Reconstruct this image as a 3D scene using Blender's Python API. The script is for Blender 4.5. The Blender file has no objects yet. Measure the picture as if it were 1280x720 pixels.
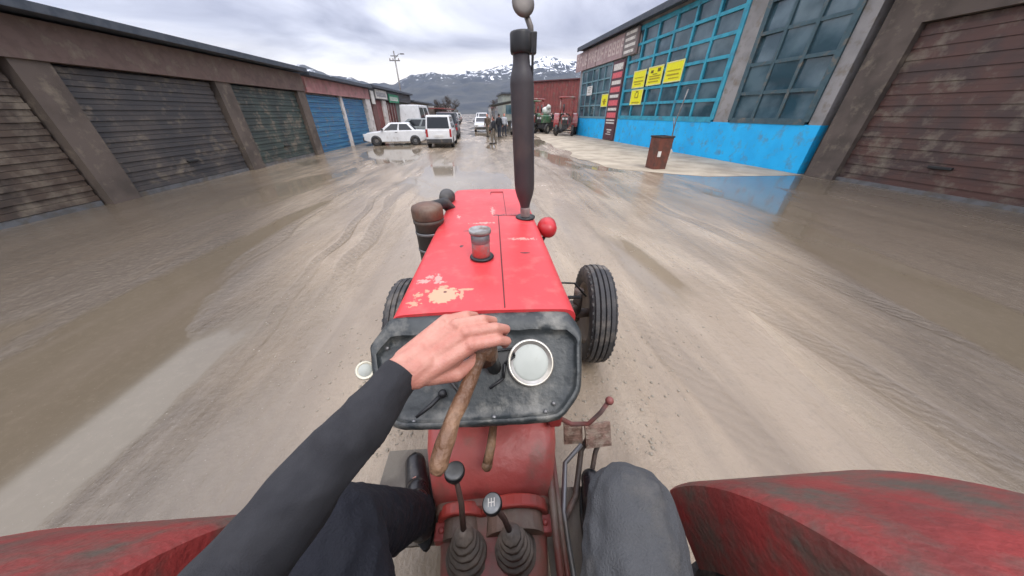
import bpy, bmesh, math, random
from mathutils import Vector, Matrix, noise as mnoise
random.seed(7)
R = math.radians
sc = bpy.context.scene
COL = sc.collection

# ------------------------------------------------------------------ camera, sky, sun, exposure
cam = bpy.data.cameras.new('camera'); camo = bpy.data.objects.new('camera', cam); COL.objects.link(camo)
camo.location = (0, 0, 1.75)
camo.rotation_euler = (R(90 - 32), 0, R(-3.6))
cam.sensor_width = 36; cam.lens = 36 * 350 / 1280
cam.clip_start = 0.02; cam.clip_end = 20000
sc.camera = camo
SUN_EL, SUN_AZ = 52, 150          # sun high, behind the clouds, to the rear right

w = bpy.data.worlds.new('World'); sc.world = w; w.use_nodes = True
nt = w.node_tree; N = nt.nodes; L = nt.links
for n in list(N): N.remove(n)
def wn(t, **k):
    n = N.new(t)
    for a, b in k.items(): setattr(n, a, b)
    return n
out = wn('ShaderNodeOutputWorld')
sky = wn('ShaderNodeTexSky', sky_type='NISHITA'); sky.sun_disc = False
sky.sun_elevation = R(SUN_EL); sky.sun_rotation = R(SUN_AZ)
bg1 = wn('ShaderNodeBackground'); bg1.inputs[1].default_value = 0.10
L.new(sky.outputs[0], bg1.inputs[0])
tc = wn('ShaderNodeTexCoord')
sep = wn('ShaderNodeSeparateXYZ'); L.new(tc.outputs['Generated'], sep.inputs[0])
def wm(op, a, b=None, clamp=False):
    n = wn('ShaderNodeMath', operation=op); n.use_clamp = clamp
    for i, v in enumerate((a, b)):
        if v is None: continue
        if isinstance(v, (int, float)): n.inputs[i].default_value = v
        else: L.new(v, n.inputs[i])
    return n.outputs[0]
zc = wm('MAXIMUM', sep.outputs[2], 0.0)
den = wm('ADD', zc, 0.16)
px = wm('DIVIDE', sep.outputs[0], den); py = wm('DIVIDE', sep.outputs[1], den)
cmb = wn('ShaderNodeCombineXYZ'); L.new(px, cmb.inputs[0]); L.new(py, cmb.inputs[1])
no = wn('ShaderNodeTexNoise'); no.inputs['Scale'].default_value = 0.75; no.inputs['Detail'].default_value = 7
no.inputs['Roughness'].default_value = 0.52; no.inputs['Distortion'].default_value = 0.5
L.new(cmb.outputs[0], no.inputs['Vector'])
cr = wn('ShaderNodeValToRGB'); e = cr.color_ramp.elements
e[0].position = 0.38; e[0].color = (0.34, 0.345, 0.42, 1)
e[1].position = 0.63; e[1].color = (0.88, 0.88, 0.91, 1)
m_ = e.new(0.5); m_.color = (0.57, 0.575, 0.65, 1)
L.new(no.outputs[0], cr.inputs[0])
# bright break in the cloud low over the hills
no2 = wn('ShaderNodeTexNoise'); no2.inputs['Scale'].default_value = 2.2; no2.inputs['Detail'].default_value = 4
mp = wn('ShaderNodeMapping'); mp.inputs['Scale'].default_value = (1, 1, 6); L.new(tc.outputs['Generated'], mp.inputs[0])
L.new(mp.outputs[0], no2.inputs['Vector'])
low = wm('SUBTRACT', 1.0, wm('MULTIPLY', wm('ABSOLUTE', wm('SUBTRACT', sep.outputs[2], 0.075)), 13.0), True)
lowm = wm('MULTIPLY', wm('MULTIPLY', low, wm('ADD', wm('MULTIPLY', wm('SUBTRACT', no2.outputs[0], 0.42), 6.0, True), 0.3), True), 1.0, True)
mx = wn('ShaderNodeMixRGB'); mx.inputs[2].default_value = (1.12, 1.05, 0.97, 1)
L.new(lowm, mx.inputs[0]); L.new(cr.outputs[0], mx.inputs[1])
# an overcast sky is brightest overhead
gain = wm('ADD', 0.82, wm('MULTIPLY', wm('POWER', zc, 1.4), 2.9))
bg2 = wn('ShaderNodeBackground'); L.new(mx.outputs[0], bg2.inputs[0]); L.new(gain, bg2.inputs[1])
ms = wn('ShaderNodeMixShader'); ms.inputs[0].default_value = 0.9
L.new(bg1.outputs[0], ms.inputs[1]); L.new(bg2.outputs[0], ms.inputs[2]); L.new(ms.outputs[0], out.inputs[0])

sl = bpy.data.lights.new('sun', 'SUN'); sl.energy = 1.1; sl.angle = R(25); sl.color = (1, 0.96, 0.9)
slo = bpy.data.objects.new('sun', sl); COL.objects.link(slo)
slo.rotation_euler = (R(90 - SUN_EL), 0, R(180 - SUN_AZ))
sc.view_settings.view_transform = 'Standard'; sc.view_settings.look = 'None'
sc.view_settings.exposure = 0.48; sc.view_settings.gamma = 1; sc.view_settings.use_curve_mapping = False
try:
    sc.cycles.max_bounces = 6; sc.cycles.volume_bounces = 0; sc.cycles.use_denoising = True
    sc.cycles.caustics_reflective = False; sc.cycles.caustics_refractive = False
except Exception: pass

# ------------------------------------------------------------------ materials
MATS = {}
def mat(name, c1, c2=None, rough=0.6, scale=6.0, lo=0.42, hi=0.6, metal=0.0, bump=0.0, bscale=60.0, dirt=0.0,
        dcol=(0.20, 0.165, 0.125), dscale=3.0, spec=0.5, rvar=0.12, stretch=(1, 1, 1), coat=0.0, emit=None, sss=0.0, detail=6):
    if name in MATS: return MATS[name]
    m = bpy.data.materials.new(name); m.use_nodes = True; MATS[name] = m
    t = m.node_tree; b = t.nodes['Principled BSDF']; K = t.links
    def nd(ty): return t.nodes.new(ty)
    tcn = nd('ShaderNodeTexCoord'); mpn = nd('ShaderNodeMapping'); mpn.inputs['Scale'].default_value = stretch
    K.new(tcn.outputs['Object'], mpn.inputs[0])
    n1 = nd('ShaderNodeTexNoise'); n1.inputs['Scale'].default_value = scale; n1.inputs['Detail'].default_value = detail
    K.new(mpn.outputs[0], n1.inputs['Vector'])
    r = nd('ShaderNodeValToRGB'); r.color_ramp.elements[0].position = lo; r.color_ramp.elements[1].position = hi
    c2 = c2 or tuple(x * 0.82 for x in c1)
    r.color_ramp.elements[0].color = (*c1, 1); r.color_ramp.elements[1].color = (*c2, 1)
    K.new(n1.outputs[0], r.inputs[0]); colo = r.outputs[0]
    if dirt > 0:
        n2 = nd('ShaderNodeTexNoise'); n2.inputs['Scale'].default_value = dscale; n2.inputs['Detail'].default_value = 9
        n2.inputs['Roughness'].default_value = 0.65
        K.new(tcn.outputs['Object'], n2.inputs['Vector'])
        mr = nd('ShaderNodeMapRange'); mr.inputs[1].default_value = 0.62 - dirt * 0.3; mr.inputs[2].default_value = 0.78 - dirt * 0.2
        K.new(n2.outputs[0], mr.inputs[0])
        mxn = nd('ShaderNodeMixRGB'); mxn.inputs[2].default_value = (*dcol, 1)
        K.new(mr.outputs[0], mxn.inputs[0]); K.new(colo, mxn.inputs[1]); colo = mxn.outputs[0]
    K.new(colo, b.inputs['Base Color'])
    rr = nd('ShaderNodeMapRange'); rr.inputs[3].default_value = max(0.02, rough - rvar); rr.inputs[4].default_value = min(1, rough + rvar)
    K.new(n1.outputs[0], rr.inputs[0]); K.new(rr.outputs[0], b.inputs['Roughness'])
    b.inputs['Metallic'].default_value = metal
    b.inputs['Specular IOR Level'].default_value = spec
    if coat: b.inputs['Coat Weight'].default_value = coat
    if sss:
        b.inputs['Subsurface Weight'].default_value = sss; b.inputs['Subsurface Radius'].default_value = (0.012, 0.005, 0.003)
    if emit:
        b.inputs['Emission Color'].default_value = (*emit[:3], 1); b.inputs['Emission Strength'].default_value = emit[3]
    if bump:
        n3 = nd('ShaderNodeTexNoise'); n3.inputs['Scale'].default_value = bscale; n3.inputs['Detail'].default_value = 5
        K.new(mpn.outputs[0], n3.inputs['Vector'])
        bp = nd('ShaderNodeBump'); bp.inputs['Strength'].default_value = bump; bp.inputs['Distance'].default_value = 0.01
        K.new(n3.outputs[0], bp.inputs['Height']); K.new(bp.outputs[0], b.inputs['Normal'])
    return m

# ------------------------------------------------------------------ mesh builder
class MB:
    def __init__(s): s.bm = bmesh.new(); s.mi = 0; s.smooth = False
    def mat(s, i): s.mi = i; return s
    def _f(s, vs):
        try:
            f = s.bm.faces.new(vs); f.material_index = s.mi; f.smooth = s.smooth; return f
        except ValueError: return None
    def box(s, c, d, rot=None, taper=None):
        x, y, z = d[0] / 2, d[1] / 2, d[2] / 2; c = Vector(c); v = []
        for sz in (-1, 1):
            k = taper if (taper and sz > 0) else (1, 1)
            for sx, sy in ((-1, -1), (1, -1), (1, 1), (-1, 1)):
                p = Vector((sx * x * k[0], sy * y * k[1], sz * z))
                if rot is not None: p = rot @ p
                v.append(s.bm.verts.new(c + p))
        for q in ((3, 2, 1, 0), (4, 5, 6, 7), (0, 1, 5, 4), (1, 2, 6, 5), (2, 3, 7, 6), (3, 0, 4, 7)): s._f([v[i] for i in q])
        return v
    def bx(s, a, b):
        return s.box([(a[i] + b[i]) / 2 for i in range(3)], [abs(b[i] - a[i]) for i in range(3)])
    def loft(s, secs, cap=True, closed=True):
        rings = [[s.bm.verts.new(p) for p in sec] for sec in secs]; n = len(rings[0])
        for a, b in zip(rings, rings[1:]):
            for i in range(n if closed else n - 1):
                j = (i + 1) % n; s._f([a[i], a[j], b[j], b[i]])
        if cap and closed:
            s._f(rings[0][::-1]); s._f(rings[-1])
        return rings
    def tube(s, pts, r, seg=10, cap=True):
        pts = [Vector(p) for p in pts]; n = len(pts)
        rs = r if isinstance(r, (list, tuple)) else [r] * n
        secs = []; up = None
        for i, p in enumerate(pts):
            d = (pts[min(i + 1, n - 1)] - pts[max(i - 1, 0)]).normalized()
            if up is None: up = d.orthogonal().normalized()
            up = (up - d * up.dot(d)).normalized(); v = d.cross(up)
            secs.append([p + (up * math.cos(2 * math.pi * k / seg) + v * math.sin(2 * math.pi * k / seg)) * rs[i] for k in range(seg)])
        o = s.smooth; s.smooth = True; rr = s.loft(secs, cap); s.smooth = o
        for f in set(rr[0][0].link_faces) | set(rr[-1][0].link_faces):
            if len(f.verts) == seg and seg > 4: f.smooth = False
    def cyl(s, a, b, r0, r1=None, seg=14): s.tube([a, b], [r0, r0 if r1 is None else r1], seg)
    def lathe(s, prof, o=(0, 0, 0), ax=(0, 0, 1), seg=20, close=False, jit=0):
        ax = Vector(ax).normalized(); u = ax.orthogonal().normalized(); v = ax.cross(u); o = Vector(o); secs = []
        for r, h in prof:
            secs.append([o + ax * h + (u * math.cos(2 * math.pi * k / seg) + v * math.sin(2 * math.pi * k / seg)) * (max(r, 1e-4) + (random.uniform(-jit, jit) if jit else 0)) for k in range(seg)])
        if close: secs.append(secs[0])
        om = s.smooth; s.smooth = True; s.loft(secs, cap=not close); s.smooth = om
    def sph(s, c, r, seg=14, sc_=(1, 1, 1)):
        c = Vector(c); n = seg // 2; om = s.smooth; s.smooth = True
        secs = [[c + Vector((math.cos(2 * math.pi * k / seg) * math.sin(t) * r * sc_[0], math.sin(2 * math.pi * k / seg) * math.sin(t) * r * sc_[1], -math.cos(t) * r * sc_[2])) for k in range(seg)]
                for t in [max(0.02, min(math.pi - 0.02, math.pi * i / n)) for i in range(n + 1)]]
        s.loft(secs); s.smooth = om
    def prism(s, poly, f0, f1, sc_top=None):
        """poly: 2D list; f0,f1: functions mapping (a,b)->3D for both ends"""
        s.loft([[f0(*p) for p in poly], [f1(*p) for p in poly]])
    def quad(s, pts): s._f([s.bm.verts.new(p) for p in pts])
    def build(s, name, mats, parent=None, bevel=0, seg=2, weld=True, smooth_angle=None):
        if weld: bmesh.ops.remove_doubles(s.bm, verts=s.bm.verts, dist=1e-5)
        bmesh.ops.recalc_face_normals(s.bm, faces=s.bm.faces)
        me = bpy.data.meshes.new(name); s.bm.to_mesh(me); s.bm.free()
        for m in (mats if isinstance(mats, (list, tuple)) else [mats]): me.materials.append(m)
        o = bpy.data.objects.new(name, me); COL.objects.link(o)
        if parent is not None: o.parent = parent
        if bevel:
            md = o.modifiers.new('bevel', 'BEVEL'); md.width = bevel; md.segments = seg; md.limit_method = 'ANGLE'; md.angle_limit = R(40)
            md.harden_normals = False
        if smooth_angle:
            for p in me.polygons: p.use_smooth = True
            try: me.set_sharp_from_angle(angle=R(smooth_angle))
            except Exception: pass
        return o
def tag(o, label=None, cat=None, group=None, kind=None):
    if label: o['label'] = label
    if cat: o['category'] = cat
    if group: o['group'] = group
    if kind: o['kind'] = kind
    return o
def empty(name, loc=(0, 0, 0), rz=0, **k):
    o = bpy.data.objects.new(name, None); o.location = loc; o.rotation_euler = (0, 0, rz); o.empty_display_size = 0.2
    COL.objects.link(o); return tag(o, **k)
def copy_tree(o, parent=None):
    kids = [c for c in COL.objects if c.parent == o]
    c = o.copy(); COL.objects.link(c); c.parent = parent
    for k in kids: copy_tree(k, c)
    return c

# ------------------------------------------------------------------ ground
def ground_mat():
    m = bpy.data.materials.new('wet_mud'); m.use_nodes = True; t = m.node_tree; K = t.links; b = t.nodes['Principled BSDF']
    def nd(ty, **k):
        n = t.nodes.new(ty)
        for a, c in k.items(): setattr(n, a, c)
        return n
    tcn = nd('ShaderNodeTexCoord')
    def noise(scale, st=(1, 1, 1), det=6, rough=0.55, dist=0.0, off=(0, 0, 0)):
        mp = nd('ShaderNodeMapping'); mp.inputs['Scale'].default_value = st; mp.inputs['Location'].default_value = off
        K.new(tcn.outputs['Object'], mp.inputs[0])
        n = nd('ShaderNodeTexNoise'); n.inputs['Scale'].default_value = scale; n.inputs['Detail'].default_value = det
        n.inputs['Roughness'].default_value = rough; n.inputs['Distortion'].default_value = dist
        K.new(mp.outputs[0], n.inputs['Vector']); return n.outputs[0]
    def mr(v, a, b_, c=0, d=1):
        n = nd('ShaderNodeMapRange'); n.inputs[1].default_value = a; n.inputs[2].default_value = b_; n.inputs[3].default_value = c; n.inputs[4].default_value = d
        K.new(v, n.inputs[0]); return n.outputs[0]
    def mth(op, a, c, cl=False):
        n = nd('ShaderNodeMath', operation=op); n.use_clamp = cl
        for i, v in enumerate((a, c)):
            if isinstance(v, (int, float)): n.inputs[i].default_value = v
            else: K.new(v, n.inputs[i])
        return n.outputs[0]
    def mixc(f, a, c):
        n = nd('ShaderNodeMixRGB')
        for i, v in ((0, f), (1, a), (2, c)):
            if isinstance(v, tuple): n.inputs[i].default_value = (*v, 1)
            elif isinstance(v, (int, float)): n.inputs[i].default_value = v
            else: K.new(v, n.inputs[i])
        return n.outputs[0]
    big = noise(0.22, (1, 0.45, 1), 7, 0.6, 0.6)
    mid = noise(1.3, (1, 0.5, 1), 8, 0.65, 0.3)
    fine = noise(14, (1, 1, 1), 6, 0.7)
    streak = noise(1.1, (2.6, 0.16, 1), 6, 0.6, 0.4, (3.1, 0, 0))
    pud = noise(0.32, (1.25, 0.33, 1), 5, 0.5, 0.7, (11.3, 4.2, 0))
    peb = noise(70, (1, 1, 1), 3, 0.6)
    c = mixc(mr(big, 0.35, 0.65), (0.36, 0.285, 0.205), (0.235, 0.183, 0.128))
    c = mixc(mr(mid, 0.45, 0.72, 0, 0.7), c, (0.43, 0.355, 0.265))
    c = mixc(mr(streak, 0.50, 0.78, 0, 0.6), c, (0.15, 0.115, 0.08))
    spx = nd('ShaderNodeSeparateXYZ'); K.new(tcn.outputs['Object'], spx.inputs[0])
    wob = mth('MULTIPLY', mth('SUBTRACT', noise(0.25, (0.2, 1, 1), 2, 0.5), 0.5), 1.6)
    xs = mth('ADD', mth('ADD', spx.outputs[0], mth('MULTIPLY', spx.outputs[1], 0.085)), wob)
    wv = nd('ShaderNodeTexWave'); wv.wave_type = 'BANDS'; wv.bands_direction = 'DIAGONAL'; wv.inputs['Scale'].default_value = 5.2; wv.inputs['Distortion'].default_value = 5.5; wv.inputs['Detail'].default_value = 3; wv.inputs['Detail Scale'].default_value = 1.4
    K.new(tcn.outputs['Object'], wv.inputs['Vector'])
    trk = None
    for x0, hw in ((-3.3, .16), (-1.75, .17), (-2.2, .10), (1.55, .17), (2.9, .15), (4.3, .16), (-4.7, .15)):
        v = mr(mth('ABSOLUTE', mth('SUBTRACT', xs, x0), 0), hw, hw * .7); trk = v if trk is None else mth('MAXIMUM', trk, v)
    trk = mth('MULTIPLY', trk, mr(noise(0.5, (1, 0.4, 1), 4, 0.6, 0.2, (7, 1, 0)), 0.40, 0.60))
    c = mixc(mth('MULTIPLY', trk, mth('ADD', mth('MULTIPLY', wv.outputs['Fac'], 0.15), 0.30)), c, (0.13, 0.10, 0.07))
    # darkness of the view's sides, painted into the near mud beside the lane
    edge_d = mth('ADD', mth('SUBTRACT', mth('ABSOLUTE', mth('ADD', spx.outputs[0], -0.5), 0), mth('MULTIPLY', spx.outputs[1], 0.62)), mth('MULTIPLY', mth('SUBTRACT', mid, 0.5), 1.6))
    edge_dark = mth('MULTIPLY', mr(mth('ADD', edge_d, mth('MULTIPLY', mth('SUBTRACT', big, 0.5), 2.0)), 0.7, 2.1), mr(spx.outputs[1], 13.0, 8.0))
    c = mixc(mth('MULTIPLY', edge_dark, 0.85), c, mixc(fine, (0.06, 0.048, 0.036), (0.115, 0.092, 0.07)))
    c = mixc(mr(fine, 0.52, 0.75, 0, 0.45), c, (0.20, 0.165, 0.125))
    c = mixc(mr(peb, 0.66, 0.72, 0, 0.5), c, (0.42, 0.39, 0.34))
    pm = mr(mth('ADD', pud, mth('MULTIPLY', mth('SUBTRACT', mid, 0.5), 0.10)), 0.530, 0.575)
    c = mixc(pm, c, mixc(0.55, c, (0.13, 0.105, 0.07)))
    sheen = mr(noise(0.8, (1.3, 0.22, 1), 5, 0.55, 0.5, (2, 9, 0)), 0.50, 0.60)
    c = mixc(mth('MULTIPLY', sheen, 0.35), c, (0.16, 0.13, 0.10))
    K.new(c, b.inputs['Base Color'])
    wet = mr(mth('ADD', big, mth('MULTIPLY', streak, 0.35)), 0.42, 0.70, 0.46, 0.15)
    ro = nd('ShaderNodeMix'); ro.data_type = 'FLOAT'
    ro2 = nd('ShaderNodeMix'); ro2.data_type = 'FLOAT'; K.new(mth('MULTIPLY', sheen, 0.85), ro2.inputs[0]); K.new(wet, ro2.inputs[2]); ro2.inputs[3].default_value = 0.16
    K.new(pm, ro.inputs[0]); K.new(ro2.outputs[0], ro.inputs[2]); ro.inputs[3].default_value = 0.07
    K.new(ro.outputs[0], b.inputs['Roughness'])
    h = mth('ADD', mth('ADD', mth('MULTIPLY', mid, 0.5), mth('MULTIPLY', fine, 0.16)), mth('ADD', mth('ADD', mth('MULTIPLY', streak, 0.26), mth('MULTIPLY', mth('MULTIPLY', trk, mth('SUBTRACT', mth('MULTIPLY', wv.outputs['Fac'], 0.45), 1.4)), 0.12)), mth('MULTIPLY', peb, 0.03)))
    bp = nd('ShaderNodeBump'); bp.inputs['Distance'].default_value = 0.11
    K.new(h, bp.inputs['Height'])
    K.new(mth('MULTIPLY', mth('MULTIPLY', mth('SUBTRACT', 1.0, pm), mth('SUBTRACT', 1.0, mth('MULTIPLY', sheen, 0.6))), 0.8), bp.inputs['Strength'])
    K.new(bp.outputs[0], b.inputs['Normal'])
    return m
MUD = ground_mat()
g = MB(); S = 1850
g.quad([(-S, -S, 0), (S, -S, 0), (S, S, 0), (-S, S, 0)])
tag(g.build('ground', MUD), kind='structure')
# dusty apron in front of the blue workshop
CONC = mat('dusty_apron', (0.45, 0.385, 0.29), (0.33, 0.275, 0.205), rough=0.72, scale=1.1, detail=9, bump=0.35, bscale=9, dirt=0.35, dscale=0.7, dcol=(0.25, 0.205, 0.15))
g = MB(); outer = []; inner = []
for i in range(61):
    y = 9.2 + i * 0.42
    xl = 4.3 - 0.02 * y + 0.45 * mnoise.noise((0.4, y * 0.45, 0)) + 0.16 * mnoise.noise((5, y * 1.9, 0))
    if y < 11: xl += (11 - y) * 1.6
    xr = 11.33 - 0.1114 * y
    outer.append((min(xl, xr - 0.02), y, 0.004)); inner.append((xr - 0.01, y, 0.004))
vo = [g.bm.verts.new(p) for p in outer]; vi = [g.bm.verts.new(p) for p in inner]
for i in range(60): g._f([vo[i], vi[i], vi[i + 1], vo[i + 1]])
tag(g.build('pavement', CONC), kind='structure')

STONE = mat('pebble', (.33, .29, .23), (.20, .17, .13), rough=.8, scale=3, lo=.3, hi=.7)
g = MB(); rng = random.Random(5)
for k in range(2600):
    d = 1.2 + 13 * rng.random() ** 1.6; a = R(rng.uniform(-48, 48)); x, y = d * math.sin(a), d * math.cos(a)
    if (abs(x + .04) < .5 and y < 2.5) or abs(x) > 1.5 + .35 * y: continue
    r = rng.choice((.004, .005, .006, .008, .010)) * rng.uniform(.6, 1.3) * (1 + d * .06)
    m3 = Matrix.Rotation(rng.uniform(0, 6.28), 3, 'Z') @ Matrix.Rotation(rng.uniform(-.4, .4), 3, 'X')
    vs = []
    for sz, k_ in ((-1, .8), (.1, 1.1), (.9, .55)):
        n_ = 5; vs.append([Vector((x, y, .001)) + m3 @ Vector((math.cos(6.283 * i / n_ + sz) * r * k_ * rng.uniform(.75, 1.25), math.sin(6.283 * i / n_ + sz) * r * k_ * rng.uniform(.6, 1.1), sz * r * .55)) for i in range(n_)])
    g.loft(vs)
tag(g.build('gravel', STONE, weld=False), kind='stuff')

# ------------------------------------------------------------------ mountains
def mountain_mat():
    m = bpy.data.materials.new('mountain'); m.use_nodes = True; t = m.node_tree; K = t.links; b = t.nodes['Principled BSDF']
    tcn = t.nodes.new('ShaderNodeTexCoord'); sp = t.nodes.new('ShaderNodeSeparateXYZ'); K.new(tcn.outputs['Object'], sp.inputs[0])
    n1 = t.nodes.new('ShaderNodeTexNoise'); n1.inputs['Scale'].default_value = 0.011; n1.inputs['Detail'].default_value = 9; n1.inputs['Roughness'].default_value = 0.68
    mp = t.nodes.new('ShaderNodeMapping'); mp.inputs['Scale'].default_value = (1, 1, 0.35); K.new(tcn.outputs['Object'], mp.inputs[0])
    K.new(mp.outputs[0], n1.inputs['Vector'])
    n4 = t.nodes.new('ShaderNodeTexNoise'); n4.inputs['Scale'].default_value = 0.032; n4.inputs['Detail'].default_value = 10; n4.inputs['Roughness'].default_value = 0.72; n4.inputs['Distortion'].default_value = 1.2
    mp4 = t.nodes.new('ShaderNodeMapping'); mp4.inputs['Scale'].default_value = (1, 0.5, 0.3); K.new(tcn.outputs['Object'], mp4.inputs[0]); K.new(mp4.outputs[0], n4.inputs['Vector'])
    r = t.nodes.new('ShaderNodeValToRGB'); r.color_ramp.elements[0].color = (0.020, 0.028, 0.038, 1); r.color_ramp.elements[1].color = (0.055, 0.060, 0.058, 1)
    r.color_ramp.elements[0].position = 0.4; r.color_ramp.elements[1].position = 0.62; K.new(n1.outputs[0], r.inputs[0])
    a = t.nodes.new('ShaderNodeMath'); a.operation = 'MULTIPLY'; a.inputs[1].default_value = 560; K.new(n4.outputs[0], a.inputs[0])
    s2 = t.nodes.new('ShaderNodeMath'); s2.operation = 'ADD'; K.new(sp.outputs[2], s2.inputs[0]); K.new(a.outputs[0], s2.inputs[1])
    mr = t.nodes.new('ShaderNodeMapRange'); mr.inputs[1].default_value = 443; mr.inputs[2].default_value = 458; K.new(s2.outputs[0], mr.inputs[0])
    mx = t.nodes.new('ShaderNodeMixRGB'); mx.inputs[2].default_value = (0.8, 0.82, 0.86, 1)
    K.new(mr.outputs[0], mx.inputs[0]); K.new(r.outputs[0], mx.inputs[1]); K.new(mx.outputs[0], b.inputs['Base Color'])
    b.inputs['Roughness'].default_value = 0.9
    return m
prof = [(-80, 6.2), (-55, 7.5), (-42, 6.6), (-32, 6.0), (-27, 5.9), (-22, 4.6), (-18, 3.9), (-15.5, 3.7), (-12, 5.2), (-9, 5.9), (-5, 6.1), (0, 6.3), (5, 7.0), (9, 7.9), (13, 7.3), (17, 6.0), (24, 5.4), (40, 7.5), (60, 6.8), (85, 6.2)]
def pel(a):
    for (a0, e0), (a1, e1) in zip(prof, prof[1:]):
        if a0 <= a <= a1: k = (a - a0) / (a1 - a0); k = k * k * (3 - 2 * k); return (e0 + (e1 - e0) * k) * .93
    return 6.0
g = MB(); g.smooth = True; rows = []
NA, ND = 420, 46
for j in range(ND):
    d = 620 + (1720 - 620) * j / (ND - 1); row = []
    for i in range(NA):
        az = -84 + 168 * i / (NA - 1); k = j / (ND - 1)
        x, y = d * math.sin(R(az)), d * math.cos(R(az))
        top = math.tan(R(pel(az))) * 1560
        rise = min(1, k / 0.85); sh = rise ** 1.25 if k < 0.86 else 1 - (k - 0.86) * 1.6
        rg = mnoise.hetero_terrain(Vector((x * 0.004, y * 0.004, 3)), 0.8, 2.1, 7, 0.6)
        fr = mnoise.fractal(Vector((x * 0.012, y * 0.012, 1.5)), 0.8, 2.1, 6)
        h = top * sh + rise * ((rg - 0.8) * 14 + fr * 15) * (0.35 + 0.65 * (1 - abs(2 * min(1, rise) - 1.0)) + 0.25)
        row.append(g.bm.verts.new((x, y, max(h, -3) if j else -4)))
    rows.append(row)
for a, b_ in zip(rows, rows[1:]):
    for i in range(NA - 1): g._f([a[i], a[i + 1], b_[i + 1], b_[i]])
tag(g.build('mountain', mountain_mat()), kind='structure')

# haze: the damp air that turns the hills blue
hm = bpy.data.materials.new('haze'); hm.use_nodes = True; t = hm.node_tree
for n in list(t.nodes): t.nodes.remove(n)
ho = t.nodes.new('ShaderNodeOutputMaterial'); hv = t.nodes.new('ShaderNodeVolumePrincipled')
hv.inputs['Color'].default_value = (0.62, 0.74, 1.0, 1); hv.inputs['Density'].default_value = 0.00012; hv.inputs['Anisotropy'].default_value = 0.2
t.links.new(hv.outputs[0], ho.inputs['Volume'])
g = MB(); g.bx((-1950, -1950, -6), (1950, 1950, 420))
tag(g.build('haze', hm), kind='stuff')

exec_parts = []
# ------------------------------------------------------------------ shared materials
GLASS = mat('window_glass', (0.03, 0.07, 0.09), (0.10, 0.16, 0.19), rough=0.07, scale=0.8, rvar=0.06, spec=0.8)
DGLASS = mat('car_glass', (0.015, 0.018, 0.02), rough=0.1, rvar=0.04, spec=0.8)
TEAL = mat('teal_paint', (0.035, 0.34, 0.46), (0.025, 0.26, 0.38), rough=0.5, scale=3, dirt=0.25, dcol=(0.12, 0.17, 0.18))
BLUE = mat('bright_blue_paint', (0.012, 0.48, 0.92), (0.010, 0.42, 0.84), rough=0.6, scale=1.2, dirt=0.34, dcol=(0.10, 0.24, 0.36), dscale=2.6, bump=.2, bscale=20)
DARKROOF = mat('dark_roof_metal', (0.035, 0.045, 0.06), (0.06, 0.07, 0.085), rough=0.5)
GREYW = mat('grey_render', (0.30, 0.29, 0.285), (0.23, 0.225, 0.22), rough=0.85, scale=1.5, dirt=0.3, bump=0.2)
BROWNW = mat('dark_brown_render', (0.115, 0.09, 0.075), (0.075, 0.06, 0.05), rough=0.85, scale=1.2, dirt=0.3, bump=0.2)
SHUT = mat('dark_shutter', (0.05, 0.048, 0.05), (0.08, 0.07, 0.065), rough=0.55, scale=2, dirt=0.3, stretch=(1, 1, 0.4))
BLUESH = mat('blue_shutter', (0.03, 0.13, 0.27), (0.05, 0.19, 0.33), rough=0.5, scale=2.5, stretch=(0.3, 0.3, 3), dirt=0.2)
PINK = mat('faded_pink_fascia', (0.42, 0.20, 0.19), (0.33, 0.15, 0.145), rough=0.7, scale=2, dirt=0.3)
WHITEW = mat('white_plaster', (0.62, 0.58, 0.55), (0.5, 0.46, 0.43), rough=0.85, scale=2, dirt=0.3)
MAROON = mat('maroon_sheet', (0.20, 0.045, 0.04), (0.145, 0.035, 0.032), rough=0.55, scale=1.5, dirt=0.25)
PALEGREEN = mat('pale_green_render', (0.27, 0.30, 0.27), (0.22, 0.245, 0.22), rough=0.85, scale=2, dirt=0.25)
SIGNPINK = mat('sign_pinkish', (0.42, 0.30, 0.29), (0.36, 0.25, 0.245), rough=0.6, scale=1.5, dirt=0.2)
SIGNTXT = mat('sign_pale_lettering', (0.62, 0.50, 0.46), rough=0.6)
SIGNBROWN = mat('sign_dark_brown', (0.10, 0.035, 0.045), (0.075, 0.03, 0.04), rough=0.5)
SIGNRED = mat('sign_red_bar', (0.72, 0.13, 0.15), rough=0.5)
SIGNWHITE = mat('sign_white_bar', (0.72, 0.68, 0.62), rough=0.5, dirt=0.15)
YELLOW = mat('poster_yellow', (0.85, 0.80, 0.005), (0.80, 0.76, 0.01), rough=0.5)
INK = mat('poster_ink', (0.16, 0.12, 0.01), rough=0.6)
INKY = mat('poster_olive_ink', (0.46, 0.36, 0.01), rough=0.6)
GREENS = mat('sign_green', (0.02, 0.23, 0.11), rough=0.5)
RUSTBIN = mat('rusty_brown_steel', (0.16, 0.05, 0.032), (0.10, 0.04, 0.028), rough=0.7, scale=5, dirt=0.3, dcol=(0.07, 0.05, 0.04), bump=0.3)
WHITEPLASTIC = mat('white_plastic', (0.75, 0.74, 0.70), rough=0.5)
BLACKR = mat('black_rubber', (0.018, 0.018, 0.019), (0.03, 0.028, 0.027), rough=0.7, scale=9, dirt=0.35, dcol=(0.13, 0.11, 0.09), dscale=6)
CHROME = mat('dull_chrome', (0.55, 0.53, 0.48), (0.42, 0.39, 0.33), rough=0.35, metal=0.7, scale=14)
STEEL = mat('grey_steel', (0.22, 0.22, 0.225), (0.16, 0.155, 0.15), rough=0.45, metal=0.6, dirt=0.3)

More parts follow.
